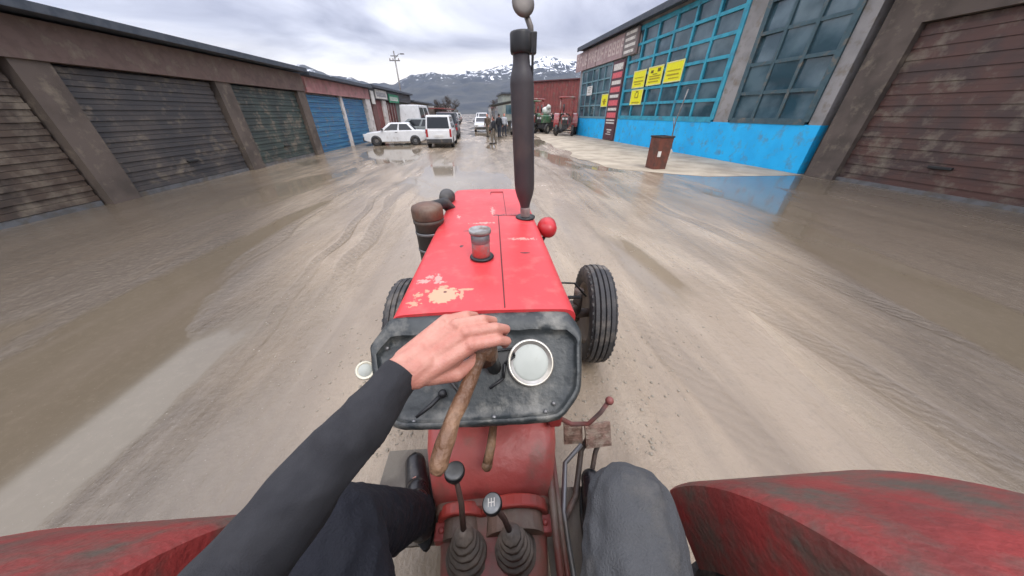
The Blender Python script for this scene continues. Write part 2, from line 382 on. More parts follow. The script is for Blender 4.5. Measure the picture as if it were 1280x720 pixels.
# ------------------------------------------------------------------ blue workshop (right)
A = Vector((7.95, 30.36, 0)); WR = math.atan2(15.82 - 30.36, 9.57 - 7.95)
bw = empty('blue_workshop', A, WR, label='tall workshop with bright blue dado and teal window grids beside the dusty apron', cat='workshop')
def wpt(s, y, z): return Matrix.Rotation(WR, 3, 'Z') @ Vector((s, y, z)) + A
g = MB(); g.bx((0, 0, 0), (6.1, 0.3, 1.38)); g.bx((8.0, 0, 0), (21, 0.3, 1.42)); g.build('dado', BLUE, bw)
g = MB(); g.bx((6.1, 0.0, 0), (8.0, 0.3, 4.8)); g.bx((0, 0.02, 1.38), (0.55, 0.3, 4.8)); g.bx((0, 0.02, 4.8), (9.2, 0.3, 6.2))
g.bx((9.2, 0.02, 6.02), (21, 0.3, 6.2)); g.bx((16.6, 0.02, 1.42), (17.4, 0.3, 6.02)); g.bx((20.6, 0.02, 1.42), (21, 0.3, 6.02))
g.bx((0, 0.3, 0), (0.25, 12, 6.2)); g.bx((20.75, 0.3, 0), (21, 12, 6.2)); g.bx((0.25, 11.75, 0), (20.75, 12, 6.2))
g.build('wall', GREYW, bw)
g = MB(); g.bx((-0.06, -0.45, 6.2), (21.3, 12.3, 6.44)); g.bx((-0.08, -0.5, 6.13), (21.32, -0.42, 6.40)); g.build('roof', DARKROOF, bw, bevel=0.02)
g = MB(); g.bx((0.3, 5, 0.02), (20.7, 5.1, 6.1)); g.build('interior_wall', SHUT, bw)
def window(par, x0, x1, z0, z1, nx, nz, fm, fw=0.09, hopper=()):
    f = MB(); pn = MB()
    for i in range(nx + 1):
        x = x0 + (x1 - x0) * i / nx; ww = fw * (1.7 if i in (0, nx) else 1)
        f.bx((x - ww / 2, -0.03, z0), (x + ww / 2, 0.10, z1))
    for k in range(nz + 1):
        z = z0 + (z1 - z0) * k / nz; ww = fw * (1.6 if k in (0, nz) else 0.95)
        f.bx((x0, -0.022, z - ww / 2), (x1, 0.092, z + ww / 2))
    for i in range(nx):
        for k in range(nz):
            a, b_ = x0 + (x1 - x0) * i / nx, x0 + (x1 - x0) * (i + 1) / nx
            c, d = z0 + (z1 - z0) * k / nz, z0 + (z1 - z0) * (k + 1) / nz
            t1, t2 = random.uniform(-0.03, 0.03), random.uniform(-0.035, 0.035)
            pn.quad([(a, 0.05 + t1, c), (b_, 0.05 - t1, c), (b_, 0.05 - t1 + t2, d), (a, 0.05 + t1 + t2, d)])
    fo = f.build('window', fm, par); pn.build('pane', GLASS, fo); return fo
window(bw, 0.62, 6.05, 1.45, 4.72, 5, 4, mat('window_teal_grey', (0.16, 0.30, 0.34), (0.12, 0.24, 0.28), rough=0.5, dirt=0.2))
window(bw, 8.1, 16.5, 1.5, 5.95, 6, 6, TEAL, 0.13)
window(bw, 17.5, 20.5, 1.5, 5.95, 3, 5, mat('dull_teal', (0.05, 0.10, 0.12), rough=0.5, dirt=0.3), 0.11)

def wall_sign(name, s0, s1, z0, z1, mats, fill, label, cat='sign', group=None, y=-0.09, th=0.05):
    e_ = empty(name, wpt((s0 + s1) / 2, y, z0), WR, label=label, cat=cat, group=group)
    wd, hg = s1 - s0, z1 - z0
    g = MB(); g.bx((-wd / 2, 0, 0), (wd / 2, th, hg)); g.build('board', mats[0], e_, bevel=0.006)
    if fill: fill(e_, wd, hg)
    return e_
def strokes(e_, name, m, rects):
    g = MB()
    for (x0, x1, z0, z1) in rects: g.bx((x0, -0.014, z0), (x1, 0.001, z1))
    return g.build(name, m, e_)
def fascia(e_, wd, hg):
    rr = []
    rng = random.Random(3)
    x = -wd / 2 + 0.25
    for a, b_ in ((-wd / 2 + 0.3, -wd / 2 + 2.2), (-wd / 2 + 2.75, -wd / 2 + 4.0), (-wd / 2 + 4.5, wd / 2 - 1.75)):
        x = a
        while x < b_:
            k = rng.choice((0, 1, 2, 3)); z0, z1 = 0.28, hg - 0.25
            rr.append((x, x + 0.10, z0, z1))
            if k in (1, 3): rr.append((x + 0.10, x + 0.34, z1 - 0.13, z1))
            if k in (2, 3): rr.append((x + 0.10, x + 0.34, z0, z0 + 0.13))
            if k != 2: rr.append((x + 0.10, x + 0.34, hg / 2 - 0.06, hg / 2 + 0.06))
            if k != 1: rr.append((x + 0.34, x + 0.43, z0 + (0.0 if k else .1), z1 - .02))
            x += 0.58
    strokes(e_, 'lettering', SIGNTXT, rr)
    for x in (-wd / 2 + 2.45, -wd / 2 + 4.25, wd / 2 - 1.62):
        g = MB(); g.bx((x - 0.03, -0.02, 0), (x + 0.03, 0.0, hg)); g.build('divider', mat('sign_divider', (0.22, 0.15, 0.15), rough=0.6), e_)
    g = MB(); g.bx((wd / 2 - 1.58, -0.02, 0.0), (wd / 2 - 0.02, 0.0, hg)); p = g.build('stripe_panel', mat('sign_grey_brown', (0.20, 0.17, 0.155), rough=0.6), e_)
    g = MB()
    for k in range(4): g.bx((wd / 2 - 1.4, -0.032, 0.12 + k * 0.30), (wd / 2 - 0.22 + (0.05 if k % 2 else -0.04), -0.018, 0.12 + k * 0.30 + 0.15))
    g.build('white_bar', SIGNWHITE, p)
wall_sign('fascia_sign', -0.9, 9.05, 4.82, 6.06, [SIGNPINK], fascia, 'long faded pink sign board with pale lettering under the dark roof edge', y=-0.16, th=0.10)
def menu(e_, wd, hg):
    rows = [(4.15, 4.5, 0), (3.72, 4.03, 1), (3.36, 3.58, 0), (2.92, 3.22, 1), (2.6, 2.78, 0), (2.14, 2.46, 1), (1.84, 2.0, 0), (1.4, 1.72, 1), (1.2, 1.29, 0), (1.03, 1.12, 0)]
    strokes(e_, 'red_bar', SIGNRED, [(-wd / 2 + .16, wd / 2 - .16, a, b_) for a, b_, k in rows if k])
    strokes(e_, 'white_bar', SIGNWHITE, [(-wd / 2 + .2, wd / 2 - .2, a, b_) for a, b_, k in rows if not k])
    strokes(e_, 'lettering', SIGNWHITE, [(-.32, .42, .60, .68), (-.2, .30, .46, .52), (-.4, .38, .33, .38)])
wall_sign('vertical_sign', 6.25, 7.9, 0.06, 4.72, [SIGNBROWN], menu, 'tall dark vertical sign striped with red and white bars between the window bays')
def poster(kind):
    def f(e_, wd, hg):
        rr = []; ry = []
        if kind == 0: ry = [(-.5, .5, .30, .36), (-.4, .3, .18, .22), (-.45, .45, .5, .53)]
        elif kind == 1:
            ry = [(-.5, .5, .40, .45), (-.45, .5, .28, .34), (-.5, .4, .15, .2)]; rr = [(-.42, -.18, .58, .70), (.2, .46, .60, .76), (-.2, .2, .50, .53)]
        elif kind == 2: ry = [(-.5, .45, .30, .36), (-.5, .5, .48, .52), (-.3, .5, .16, .2)]
        elif kind == 3: ry = [(-.2, -.13, .40, .62), (.13, .2, .40, .62), (-.2, .2, .36, .42), (-.4, .4, .1, .16)]; rr = [(-.12, .14, .64, .70)]
        else: ry = [(-.3, .3, .30, .36), (-.15, .15, .15, .5)]
        if ry: strokes(e_, 'lettering', INKY, ry)
        if rr: strokes(e_, 'picture', INK, rr)
        ed = MB(); t_ = 0.05
        for q in ((-wd / 2, -wd / 2 + t_, 0, hg), (wd / 2 - t_, wd / 2, 0, hg), (-wd / 2 + t_, wd / 2 - t_, 0, t_), (-wd / 2 + t_, wd / 2 - t_, hg - t_, hg)):
            ed.bx((q[0], -0.008, q[2]), (q[1], 0.0005, q[3]))
        ed.build('border', mat('poster_pale_yellow', (0.78, 0.76, 0.35), rough=0.5), e_)
    return f
GP = 'yellow posters stuck on the workshop windows'
for k, (s0, s1, z0, z1, lb) in enumerate([
    (9.2, 10.55, 3.05, 3.92, 'yellow poster with faint lines, directly above the lone lower yellow poster'),
    (10.75, 12.15, 3.08, 3.95, 'yellow poster with two black marks, middle one of the upper three'),
    (12.35, 13.75, 3.10, 3.98, 'yellow poster at the right end of the upper three'),
    (9.3, 10.6, 2.18, 2.98, 'yellow poster hung alone in the lower row below the other three'),
    (5.05, 6.1, 2.15, 2.95, 'small yellow poster on the left window against the vertical sign')]):
    wall_sign('poster', s0, s1, z0, z1, [YELLOW], poster(k), lb, 'poster', GP, y=-0.055, th=0.012)
def wpap(e_, wd, hg): strokes(e_, 'lettering', INK, [(-.3, .3, .2, .23), (-.3, .2, .35, .38), (-.2, .3, .5, .53)])
wall_sign('paper_notice', 2.0, 3.05, 3.0, 3.62, [WHITEPLASTIC], wpap, 'white paper notice on the left workshop window', 'notice', y=-0.055, th=0.012)

# rusty bin with a thin pipe in front of the blue wall
bn = empty('rubbish_bin', (6.04, 10.9, 0), R(6), label='rusty brown square steel bin standing on the apron before the blue wall', cat='bin')
g = MB(); P = [(-.26, -.28), (.26, -.28), (.26, .28), (-.26, .28)]
g.loft([[(x * .93, y * .93, 0.0) for x, y in P], [(x, y, 1.02) for x, y in P], [(x * .93, y * .93, 1.02) for x, y in P], [(x * .88, y * .88, .12) for x, y in P]]); g.build('body', RUSTBIN, bn, bevel=0.012)
g = MB(); g.bx((-.28, -.30, 1.02), (.28, -.25, 1.07)); g.bx((-.28, .25, 1.02), (.28, .30, 1.07)); g.bx((-.28, -.25, 1.02), (-.23, .25, 1.07)); g.bx((.23, -.25, 1.02), (.28, .25, 1.07)); g.build('rim', mat('bin_dark_rim', (0.05, 0.035, 0.03), rough=0.6), bn, bevel=0.006)
g = MB(); g.bx((-.22, -.288, .42), (-.10, -.270, .60)); g.build('label_plate', WHITEPLASTIC, bn)
g = MB(); g.box((.30, -.10, .45), (.08, .26, .34), Matrix.Rotation(.2, 3, 'Y')); g.sph((.32, -.14, .55), .10, 10, (1, .8, 1.2)); g.build('hanging_sheet', mat('grubby_white_cloth', (0.55, 0.54, 0.5), rough=0.8), bn)
pp = empty('pipe_post', (6.58, 11.25, 0), 0, label='thin bent grey pipe rising behind the rusty bin', cat='pipe')
g = MB(); g.tube([(0, 0, 0), (0, 0, .9), (.02, .05, 1.5), (.14, .1, 2.1), (.2, .12, 2.45)], .022, 8); g.build('pipe', STEEL, pp)
g = MB(); g.tube([(.2, .1, .5), (.02, .05, 1.2), (-.1, .02, 1.62)], .014, 6); g.build('brace', STEEL, pp)

BLK_ = mat('shutter_handle', (.02, .02, .02), rough=.5)
def part(e_, name, m, *boxes, **k):
    g = MB()
    for a, b_ in boxes: g.bx(a, b_)
    return g.build(name, m, e_, **k)
# neighbouring dark workshop further right (continues the row)
nb = empty('brown_workshop', wpt(21.25, 0, 0), WR, label='low dark brown workshop with shut roller doors past the blue workshop', cat='workshop')
g = MB(); 
for x0, x1 in ((0, .8), (4.6, 5.6), (9.4, 10.4), (14.2, 15.2), (19, 20)): g.bx((x0, 0, 0), (x1, .3, 3.6))
g.bx((0, 0, 3.6), (20, .3, 4.7)); g.bx((0, .3, 0), (.25, 10, 4.7)); g.bx((19.75, .3, 0), (20, 10, 4.7)); g.bx((.25, 9.75, 0), (19.75, 10, 4.7)); g.build('wall', BROWNW, nb)
g = MB(); g.bx((-.2, -.5, 4.7), (20.2, 10.3, 4.92)); g.build('roof', DARKROOF, nb)
for x0 in (.8, 5.6, 10.4, 15.2):
    g = MB()
    for k in range(30): g.bx((x0 + .01, .15 + (.02 if k % 2 else 0), .01 + k * .119), (x0 + 3.79, .19 + (.02 if k % 2 else 0), .01 + (k + 1) * .119 - .002))
    s_ = g.build('roller_shutter', SHUT if x0 > 5 else mat('rust_red_shutter', (.10, .05, .04), (.07, .045, .04), rough=.6, scale=2, dirt=.4), nb); part(s_, 'bottom_rail', STEEL, ((x0 + .02, .10, 0), (x0 + 3.78, .148, .1))); part(s_, 'handle', BLK_, ((x0 + 1.7, .08, .6), (x0 + 2.1, .15, .66)), bevel=.01)

# maroon shed behind
ms_ = empty('maroon_shed', (6.0, 47, 0), R(-2), label='big maroon corrugated metal shed behind the parked tractors', cat='shed')
g = MB()
n = 60; top = [(0 + 12 * i / n, (0.05 if i % 2 else 0), 0) for i in range(n + 1)]
v0 = [g.bm.verts.new((x, y, 0)) for x, y, z in top]; v1 = [g.bm.verts.new((x, y, 5.3 + 0.055 * x)) for x, y, z in top]
for i in range(n): g._f([v0[i], v0[i + 1], v1[i + 1], v1[i]])
g.bx((0, .1, 0), (12, 9, 5.25)); g.build('wall', MAROON, ms_)
g = MB(); g.loft([[(-.2, -.2, 5.32), (12.2, -.2, 6.0), (12.2, -.2, 6.12), (-.2, -.2, 5.44)], [(-.2, 9.2, 5.32), (12.2, 9.2, 6.0), (12.2, 9.2, 6.12), (-.2, 9.2, 5.44)]]); g.build('roof', mat('maroon_dark', (0.11, 0.03, 0.03), rough=0.5), ms_)

# pale green building + dark canopy left of the exhaust
gb = empty('pale_building', (1.8, 52, 0), R(4), label='pale greenish low building beyond the dark canopy', cat='building')
g = MB(); g.bx((0, 0, 0), (4.2, 8, 4.2)); g.build('wall', PALEGREEN, gb)
g = MB(); g.bx((-.25, -.25, 4.2), (4.4, 8.2, 4.42)); g.build('roof', DARKROOF, gb)
for i in range(2):
    g = MB(); g.bx((.5 + i * 1.9, -.04, 1.6), (1.7 + i * 1.9, .02, 2.8)); g.build('window', GLASS, gb)
cs = empty('canopy_stall', (-.2, 33, 0), R(-4), label='dark flat canopy on thin posts over a roadside stall', cat='canopy')
g = MB(); g.loft([[(0, 0, 2.35), (3.4, 0, 2.9), (3.4, 0, 2.98), (0, 0, 2.43)], [(0, 6, 2.35), (3.4, 6, 2.9), (3.4, 6, 2.98), (0, 6, 2.43)]]); g.build('roof', mat('canopy_dark', (0.05, 0.055, 0.05), rough=0.7), cs)
for x, y in ((.1, .1), (3.3, .1), (.1, 5.9), (3.3, 5.9)):
    g = MB(); g.cyl((x, y, 0), (x, y, 2.4 + x * .16), .05, seg=8); g.build('post', STEEL, cs)
g = MB(); g.bx((.4, 2.2, 0), (3.0, 3.4, .95)); g.bx((.3, 2.1, .95), (3.1, 3.5, 1.02)); g.build('counter', mat('stall_counter', (.2, .19, .17), (.1, .1, .09), rough=.7), cs)

# ------------------------------------------------------------------ left row of shops (facade faces +x)
XF = -8.6
def shop_base(name, y0, y1, h, wm, label, x=XF, cat='shop', depth=8, roofm=None, over=.4):
    e_ = empty(name, (x, y0, 0), 0, label=label, cat=cat); ln = y1 - y0
    g = MB(); g.bx((-depth, 0, 0), (-.3, ln, h)); g.build('wall', wm, e_)
    g = MB(); g.bx((-depth - .2, .01, h), (over, ln - .01, h + .16)); g.build('roof', roofm or DARKROOF, e_, bevel=.01)
    return e_
def part(e_, name, m, *boxes, **k):
    g = MB()
    for a, b_ in boxes: g.bx(a, b_)
    return g.build(name, m, e_, **k)
def shutter(e_, y0, y1, z1, m, n=24):
    g = MB()
    for k in range(n): g.bx((-.3, y0, .005 + z1 * k / n), (-.16 + (.025 if k % 2 else 0), y1, z1 * (k + 1) / n - .002))
    return g.build('roller_shutter', m, e_)
BLK_ = mat('shutter_handle', (.02, .02, .02), rough=.5)
s0 = shop_base('brown_garage', 2.5, 16.4, 3.3, BROWNW, 'brown garage with dark shut roller doors before the blue shuttered shop')
part(s0, 'fascia', mat('dull_brown_fascia', (.13, .085, .07), rough=.7, dirt=.3), ((-.3, 0, 2.6), (.05, 13.9, 3.25)))
for y in (.0, 4.45, 8.9, 13.3): part(s0, 'pillar', BROWNW, ((-.3, y, 0), (.0, y + .6, 2.6)))
SHB = mat('brown_shutter', (.085, .06, .045), (.06, .045, .036), rough=.6, scale=2, dirt=.45, stretch=(1, 1, .3)); SHG = mat('green_grey_shutter', (.05, .07, .062), (.04, .05, .047), rough=.6, scale=2, dirt=.4, stretch=(1, 1, .3))
for y, m_ in ((.62, SHB), (5.07, SHUT), (9.52, SHG)):
    q = shutter(s0, y, y + 3.76, 2.55, m_); part(q, 'bottom_rail', STEEL, ((-.165, y + .02, .0), (-.11, y + 3.74, .10)))
    part(q, 'handle', BLK_, ((-.14, y + 1.7, .55), (-.08, y + 2.05, .60)), bevel=.01)
s1 = shop_base('blue_shutter_shop', 16.5, 24.45, 3.2, WHITEW, 'low shop with blue roller shutters under a faded pink fascia')
part(s1, 'fascia', PINK, ((-.3, 0, 2.58), (.08, 7.95, 3.18)))
shutter(s1, .1, 3.5, 2.5, BLUESH); shutter(s1, 3.8, 7.05, 2.5, BLUESH)
part(s1, 'pillar', WHITEW, ((-.3, 7.12, 0), (.05, 7.95, 2.58))); part(s1, 'pillar', WHITEW, ((-.3, 3.5, 0), (-.05, 3.8, 2.58)))
s2 = shop_base('red_door_shop', 24.5, 36.4, 3.3, PALEGREEN, 'low shop with maroon doors and a dark fascia holding small signs')
part(s2, 'fascia', mat('charcoal_fascia', (.07, .07, .075), rough=.6), ((-.3, 0, 2.62), (.1, 11.85, 3.28)))
part(s2, 'pillar', mat('brick_brown', (.17, .08, .07), rough=.8), ((-.3, .3, 0), (.02, 1.2, 2.62)))
part(s2, 'pillar', WHITEW, ((-.3, 2.7, 0), (.02, 3.6, 2.62)), label=None) if False else part(s2, 'pillar', WHITEW, ((-.3, 2.7, 0), (.02, 3.6, 2.62)))
dd = part(s2, 'door', MAROON, ((-.3, 1.2, 0), (-.1, 2.7, 2.6))); part(s2, 'door', MAROON, ((-.3, 3.6, 0), (-.1, 6.6, 2.6)))
for y in (4.3, 5.1, 5.9): part(dd, 'bar', WHITEW, ((-.1, y, .1), (-.07, y + .07, 2.5)))
wn_ = part(s2, 'window', mat('white_frame', (.6, .6, .58), rough=.6), ((-.3, 9.0, .9), (-.2, 11.4, 2.5))); part(wn_, 'pane', GLASS, ((-.2, 9.15, 1.0), (-.18, 10.1, 2.4)), ((-.2, 10.3, 1.0), (-.18, 11.25, 2.4)))
def sbox(name, y0, y1, z0, z1, m, lb):
    e_ = empty(name, (XF + .1, (y0 + y1) / 2, z0), 0, label=lb, cat='sign')
    part(e_, 'board', m, ((0, -(y1 - y0) / 2, 0), (.06, (y1 - y0) / 2, z1 - z0)), bevel=.005)
    return e_
q = sbox('shop_sign', 25.6, 28.2, 2.68, 3.24, SIGNWHITE, 'white board sign on the dark shop fascia beside the green one')
part(q, 'lettering', mat('sign_grey_ink', (.25, .25, .27), rough=.6), *[((.06, -1.1 + k * .28, .18), (.068, -.95 + k * .28, .40)) for k in range(8)], ((.06, -1.12, .13), (.069, 1.05, .182)))
q = sbox('shop_sign', 28.7, 31.6, 2.5, 3.1, GREENS, 'green board sign over the maroon doors')
part(q, 'lettering', SIGNWHITE, *[((.06, -1.2 + k * .34, .2), (.068, -1.02 + k * .34, .42)) for k in range(7)], ((.06, -1.22, .15), (.069, 1.05, .202)))
q = sbox('shop_sign', 24.6, 25.2, 2.3, 3.1, SIGNWHITE, 'narrow upright white sign at the corner of the maroon door shop')
s3 = shop_base('grey_shop', 36.6, 48, 2.75, GREYW, 'plain grey low shop with dark openings past the maroon door shop')
part(s3, 'pillar', WHITEW, ((-.3, .2, 0), (.1, 1.1, 2.6))); 
for y in (1.6, 5.2, 8.6): part(s3, 'door', SHUT, ((-.3, y, 0), (-.2, y + 2.4, 2.3)))
s4 = shop_base('maroon_roof_shed', 50, 64, 2.25, BROWNW, 'shed with a maroon sheet roof behind the white van', x=-8.2, cat='shed', roofm=MAROON, over=1.2)
part(s4, 'door', SHUT, ((-.3, 2, 0), (-.22, 5, 2.2)), ((-.3, 7, 0), (-.22, 11, 2.2)))
for k in range(5):
    e_ = shop_base('distant_shop', 70 + k * 24, 88 + k * 24, 3.0 + .6 * (k % 2), [GREYW, WHITEW, BROWNW, PALEGREEN, GREYW][k],
                   ['grey far shop just past the maroon roof shed', 'white far shop, second past the maroon roof shed', 'brown far shop, third past the maroon roof shed', 'greenish far shop, fourth past the maroon roof shed', 'last grey far shop at the end of the street'][k], x=-11.5 - k * 1.6, cat='building')
    for j in range(3): part(e_, 'door', SHUT, ((-.3, 1.5 + j * 5.5, 0), (-.2, 5 + j * 5.5, 2.4)))
for k in range(4):
    e_ = empty('distant_house', (3.5 - k * 1.2, 72 + k * 26, 0), R(4), label=['low white far house nearest the pale building', 'grey far house, second beyond the pale building', 'brown far house, third beyond the pale building', 'last white far house at the end of the street'][k], cat='building')
    g = MB(); g.bx((0, 0, 0), (12, 16, 3.4 + .7 * (k % 2))); g.build('wall', [WHITEW, GREYW, BROWNW, WHITEW][k], e_)
    g = MB(); g.bx((-.4, -.4, 3.4 + .7 * (k % 2)), (12.4, 16.4, 3.7 + .7 * (k % 2))); g.build('roof', [MAROON, DARKROOF, MAROON, DARKROOF][k], e_)
    for j in range(3): g = MB(); g.bx((-.03, 1.2 + j * 5, 1), (.05, 3.4 + j * 5, 2.4)); g.build('window', GLASS, e_)
# dark heap of clutter on the ground at the foot of the blue shutter
ut = empty('utility_pole', (-15.4, 60, 0), 0, label='thin grey utility pole with a lamp arm rising behind the low shops', cat='pole')
g = MB(); g.tube([(0, 0, 0), (-.1, 0, 10.3)], [.16, .10], 10); g.build('pole', STEEL, ut)
g = MB(); g.bx((-1.0, -.06, 9.0), (.7, .06, 9.14)); g.bx((-.7, -.06, 9.6), (.5, .06, 9.72)); g.build('crossarm', STEEL, ut)
g = MB()
for x in (-.9, -.4, .5): g.lathe([(.04, 0), (.09, .06), (.05, .14), (.08, .2), (.02, .26)], (x, 0, 9.14), seg=8)
g.build('insulator', mat('insulator_brown', (.12, .06, .04), rough=.3), ut)
g = MB(); g.tube([(-.1, 0, 9.3), (.6, 0, 9.9), (1.0, 0, 9.95)], .04, 6); g.box((1.2, 0, 9.93), (.6, .22, .14)); g.build('lamp_arm', STEEL, ut)

# bare trees far down the street
def tree(x, y, h, seed, lb):
    e_ = empty('bare_tree', (x, y, 0), seed, label=lb, cat='tree', group='bare trees along the far street'); rng = random.Random(seed)
    TW = mat('bare_twigs', (.085, .07, .06), (.06, .05, .045), rough=.9); g = MB(); c = MB()
    g.tube([(0, 0, 0), (.1, 0, h * .25), (0, .1, h * .45)], [.22, .17, .12], 8)
    def br(p, d, l, r, dep):
        q = p + d * l; (g if dep < 1 else c).tube([p, (p + q) / 2 + Vector((rng.uniform(-.1, .1),) * 3) * l, q], [r, r * .8, r * .5], 5 if dep < 2 else 3)
        if dep < 4:
            for k in range(4 if dep < 3 else 3):
                dd = (d + Vector((rng.uniform(-1, 1), rng.uniform(-1, 1), rng.uniform(-.2, .7))) * .75).normalized(); br(p + d * l * rng.uniform(.5, 1), dd, l * rng.uniform(.55, .75), r * .55, dep + 1)
    for k in range(6):
        a = k * 1.05 + rng.uniform(-.3, .3); br(Vector((0, .05, h * rng.uniform(.22, .45))), Vector((math.cos(a) * .7, math.sin(a) * .7, .8)).normalized(), h * .24, .09, 0)
    g.build('trunk', TW, e_); c.build('crown', TW, e_)
tree(-9.3, 66, 5.2, 1, 'bare brown tree behind the maroon roof shed')
tree(-10.8, 92, 6.8, 2, 'taller bare tree further along the left side of the street')
tree(-15, 52, 4.6, 3, 'small bare tree rising above the grey shop roof')
tree(2.2, 108, 8, 4, 'bare tree among the far houses on the right side')

# ------------------------------------------------------------------ cars
TAIL = mat('tail_lamp_red', (.35, .02, .02), rough=.25); LAMP = mat('head_lamp', (.6, .6, .58), rough=.2)
BUMP = mat('bumper_grey', (.045, .045, .047), rough=.6, dirt=.3); PLATE = mat('number_plate', (.7, .7, .68), rough=.5)
def car_wheel(par, x, y, r, side):
    wv = empty  # noqa
    g = MB(); g.lathe([(r * .62, -.09), (r * .93, -.10), (r, -.07), (r, .07), (r * .93, .10), (r * .62, .09)], (x, y, r), (0, 1, 0), 20, close=True)
    ty = g.build('wheel', BLACKR, par)
    g = MB(); g.lathe([(.02, .075 * side), (r * .3, .08 * side), (r * .58, .06 * side), (r * .63, .095 * side), (r * .63, 0)], (x, y, r), (0, 1, 0), 16); g.build('rim', STEEL, ty)
def car(name, loc, rz, paint, body, roof, W, wheels, r, label, cat, group=None, rear='saloon', sca=1.0, plate=True, glass=True):
    """body: side outline of lower body; roof: (x_bottom_rear, x_top_rear, x_top_front, x_bottom_front, z0, z1). +x = forward"""
    e_ = empty(name, loc, rz, label=label, cat=cat, group=group); h = W / 2; e_.scale = (sca,) * 3
    g = MB(); g.prism(body, lambda a, b_: (a, -h, b_), lambda a, b_: (a, h, b_))
    xb, xt, xf, xg, z0, z1 = roof; k = .84
    g.loft([[(xb, -h * .985, z0), (xg, -h * .985, z0), (xg, h * .985, z0), (xb, h * .985, z0)], [(xt, -h * k, z1), (xf, -h * k, z1), (xf, h * k, z1), (xt, h * k, z1)]])
    g.build('body', paint, e_, bevel=.05, seg=3, smooth_angle=35)
    def P(u, v, s):   # point on the greenhouse side, u along, v up, pushed out
        x0 = xb + (xt - xb) * v; x1 = xg + (xf - xg) * v; yy = h * (.985 + (k - .985) * v) + .004
        return (x0 + (x1 - x0) * u, s * yy, z0 + (z1 - z0) * v)
    for s in (-1, 1):
        for (u0, u1) in ((.08, .47), (.52, .90)):
            g = MB(); a = [P(u0, .1, s), P(u1, .1, s), P(u1 - (.05 if u1 > .8 else 0), .86, s), P(u0 + (.03 if u0 < .2 else 0), .86, s)]
            b_ = [(p[0], p[1] - s * .02, p[2]) for p in a]; g.loft([b_, a]); g.build('side_window', DGLASS, e_)
    def E(x0, x1, nm, push):
        g = MB(); def_ = lambda v, y: (x0 + (x1 - x0) * v + push, y * h * (.985 + (k - .985) * v), z0 + (z1 - z0) * v + .004)
        a = [def_(.1, -.86), def_(.1, .86), def_(.86, .88), def_(.86, -.88)]; b_ = [(p[0] - push * 3, p[1], p[2] - .01) for p in a]; g.loft([b_, a]); g.build(nm, DGLASS, e_)
    E(xb, xt, 'rear_window', -.007) if glass else None; E(xg, xf, 'windscreen', .007)
    for x in wheels:
        for s in (-1, 1):
            car_wheel(e_, x, s * (h - .07), r, s)
            g = MB(); g.lathe([(.01, 0), (r * 1.22, 0), (r * 1.22, .006), (.01, .006)], (x, s * (h - .001), r), (0, s, 0), 20); g.build('wheel_arch', BUMP, e_)
    x0 = min(p[0] for p in body); x1 = max(p[0] for p in body)
    part(e_, 'bumper', BUMP, ((x0 - .06, -h * .97, .30), (x0 + .12, h * .97, .52)), bevel=.03); part(e_, 'bumper', BUMP, ((x1 - .12, -h * .97, .28), (x1 + .06, h * .97, .50)), bevel=.03)
    for s in (-1, 1):
        zl = .60 if rear == 'saloon' else .62; hl = .2 if rear == 'saloon' else .42
        part(e_, 'tail_light', TAIL, ((x0 - .012, s * h * .62 if rear == 'saloon' else s * h * .82, zl), (x0 + .05, s * h * .97, zl + hl)))
        part(e_, 'headlight', LAMP, ((x1 - .08, s * h * .55, .56), (x1 + .012, s * h * .94, .72)), bevel=.02)
        part(e_, 'mirror', BUMP, ((xg - .25, s * (h + .0), z0 + .04), (xg - .12, s * (h + .16), z0 + .17)), bevel=.02)
        part(e_, 'door_handle', BUMP, ((xb + (xg - xb) * .52, s * h, z0 - .1), (xb + (xg - xb) * .52 + .16, s * (h + .018), z0 - .07)))
    if plate: part(e_, 'number_plate', PLATE, ((x0 - .03, -.26, .64), (x0 + .01, .26, .76)))
    return e_
def paint(n, c, d=.08): return mat(n, c, tuple(v * .9 for v in c), rough=.3, scale=2, dirt=d, dcol=(.28, .24, .19), dscale=1.6, coat=.4)
WPAINT = paint('white_car_paint', (.72, .73, .74)); GPAINT = paint('grey_car_paint', (.20, .22, .22)); DPAINT = paint('dark_car_paint', (.04, .045, .055)); RPAINT = paint('dark_red_car_paint', (.18, .03, .03)); BPAINT = paint('beige_car_paint', (.5, .48, .44))
SAL = [(-2.05, .34), (-2.08, .62), (-2.02, .90), (-1.25, .95), (.75, .90), (1.75, .80), (2.02, .68), (2.06, .34), (1.7, .22), (-1.7, .22)]
car('white_sedan', (-6.15, 21.0, 0), R(189), WPAINT, SAL, (-1.42, -.95, .25, .95, .90, 1.38), 1.66, (-1.3, 1.28), .29, 'white saloon car parked side on before the blue shutter shop', 'car', sca=.9)
VAN = [(-1.9, .32), (-1.95, .6), (-1.93, 1.02), (1.0, 1.0), (1.75, .88), (1.95, .66), (1.97, .32), (1.6, .24), (-1.6, .24)]
car('white_van', (-3.1, 20.3, 0), R(92), WPAINT, VAN, (-1.91, -1.78, .35, 1.05, 1.0, 1.78), 1.60, (-1.25, 1.3), .30, 'white small van seen from behind in the wet street', 'van', rear='van', sca=.93)
EST = [(-2.1, .34), (-2.13, .62), (-2.1, .92), (.8, .92), (1.8, .82), (2.1, .66), (2.12, .34), (1.7, .24), (-1.8, .24)]
car('grey_estate', (-5.6, 24.6, 0), R(172), GPAINT, EST, (-2.05, -1.85, .3, 1.0, .91, 1.42), 1.7, (-1.3, 1.3), .3, 'grey estate car parked behind the white saloon', 'car', rear='saloon')
BOX = [(-2.6, .4), (-2.62, .9), (-2.6, 1.05), (1.6, 1.05), (2.3, .95), (2.5, .7), (2.5, .35), (2.0, .28), (-2.2, .3)]
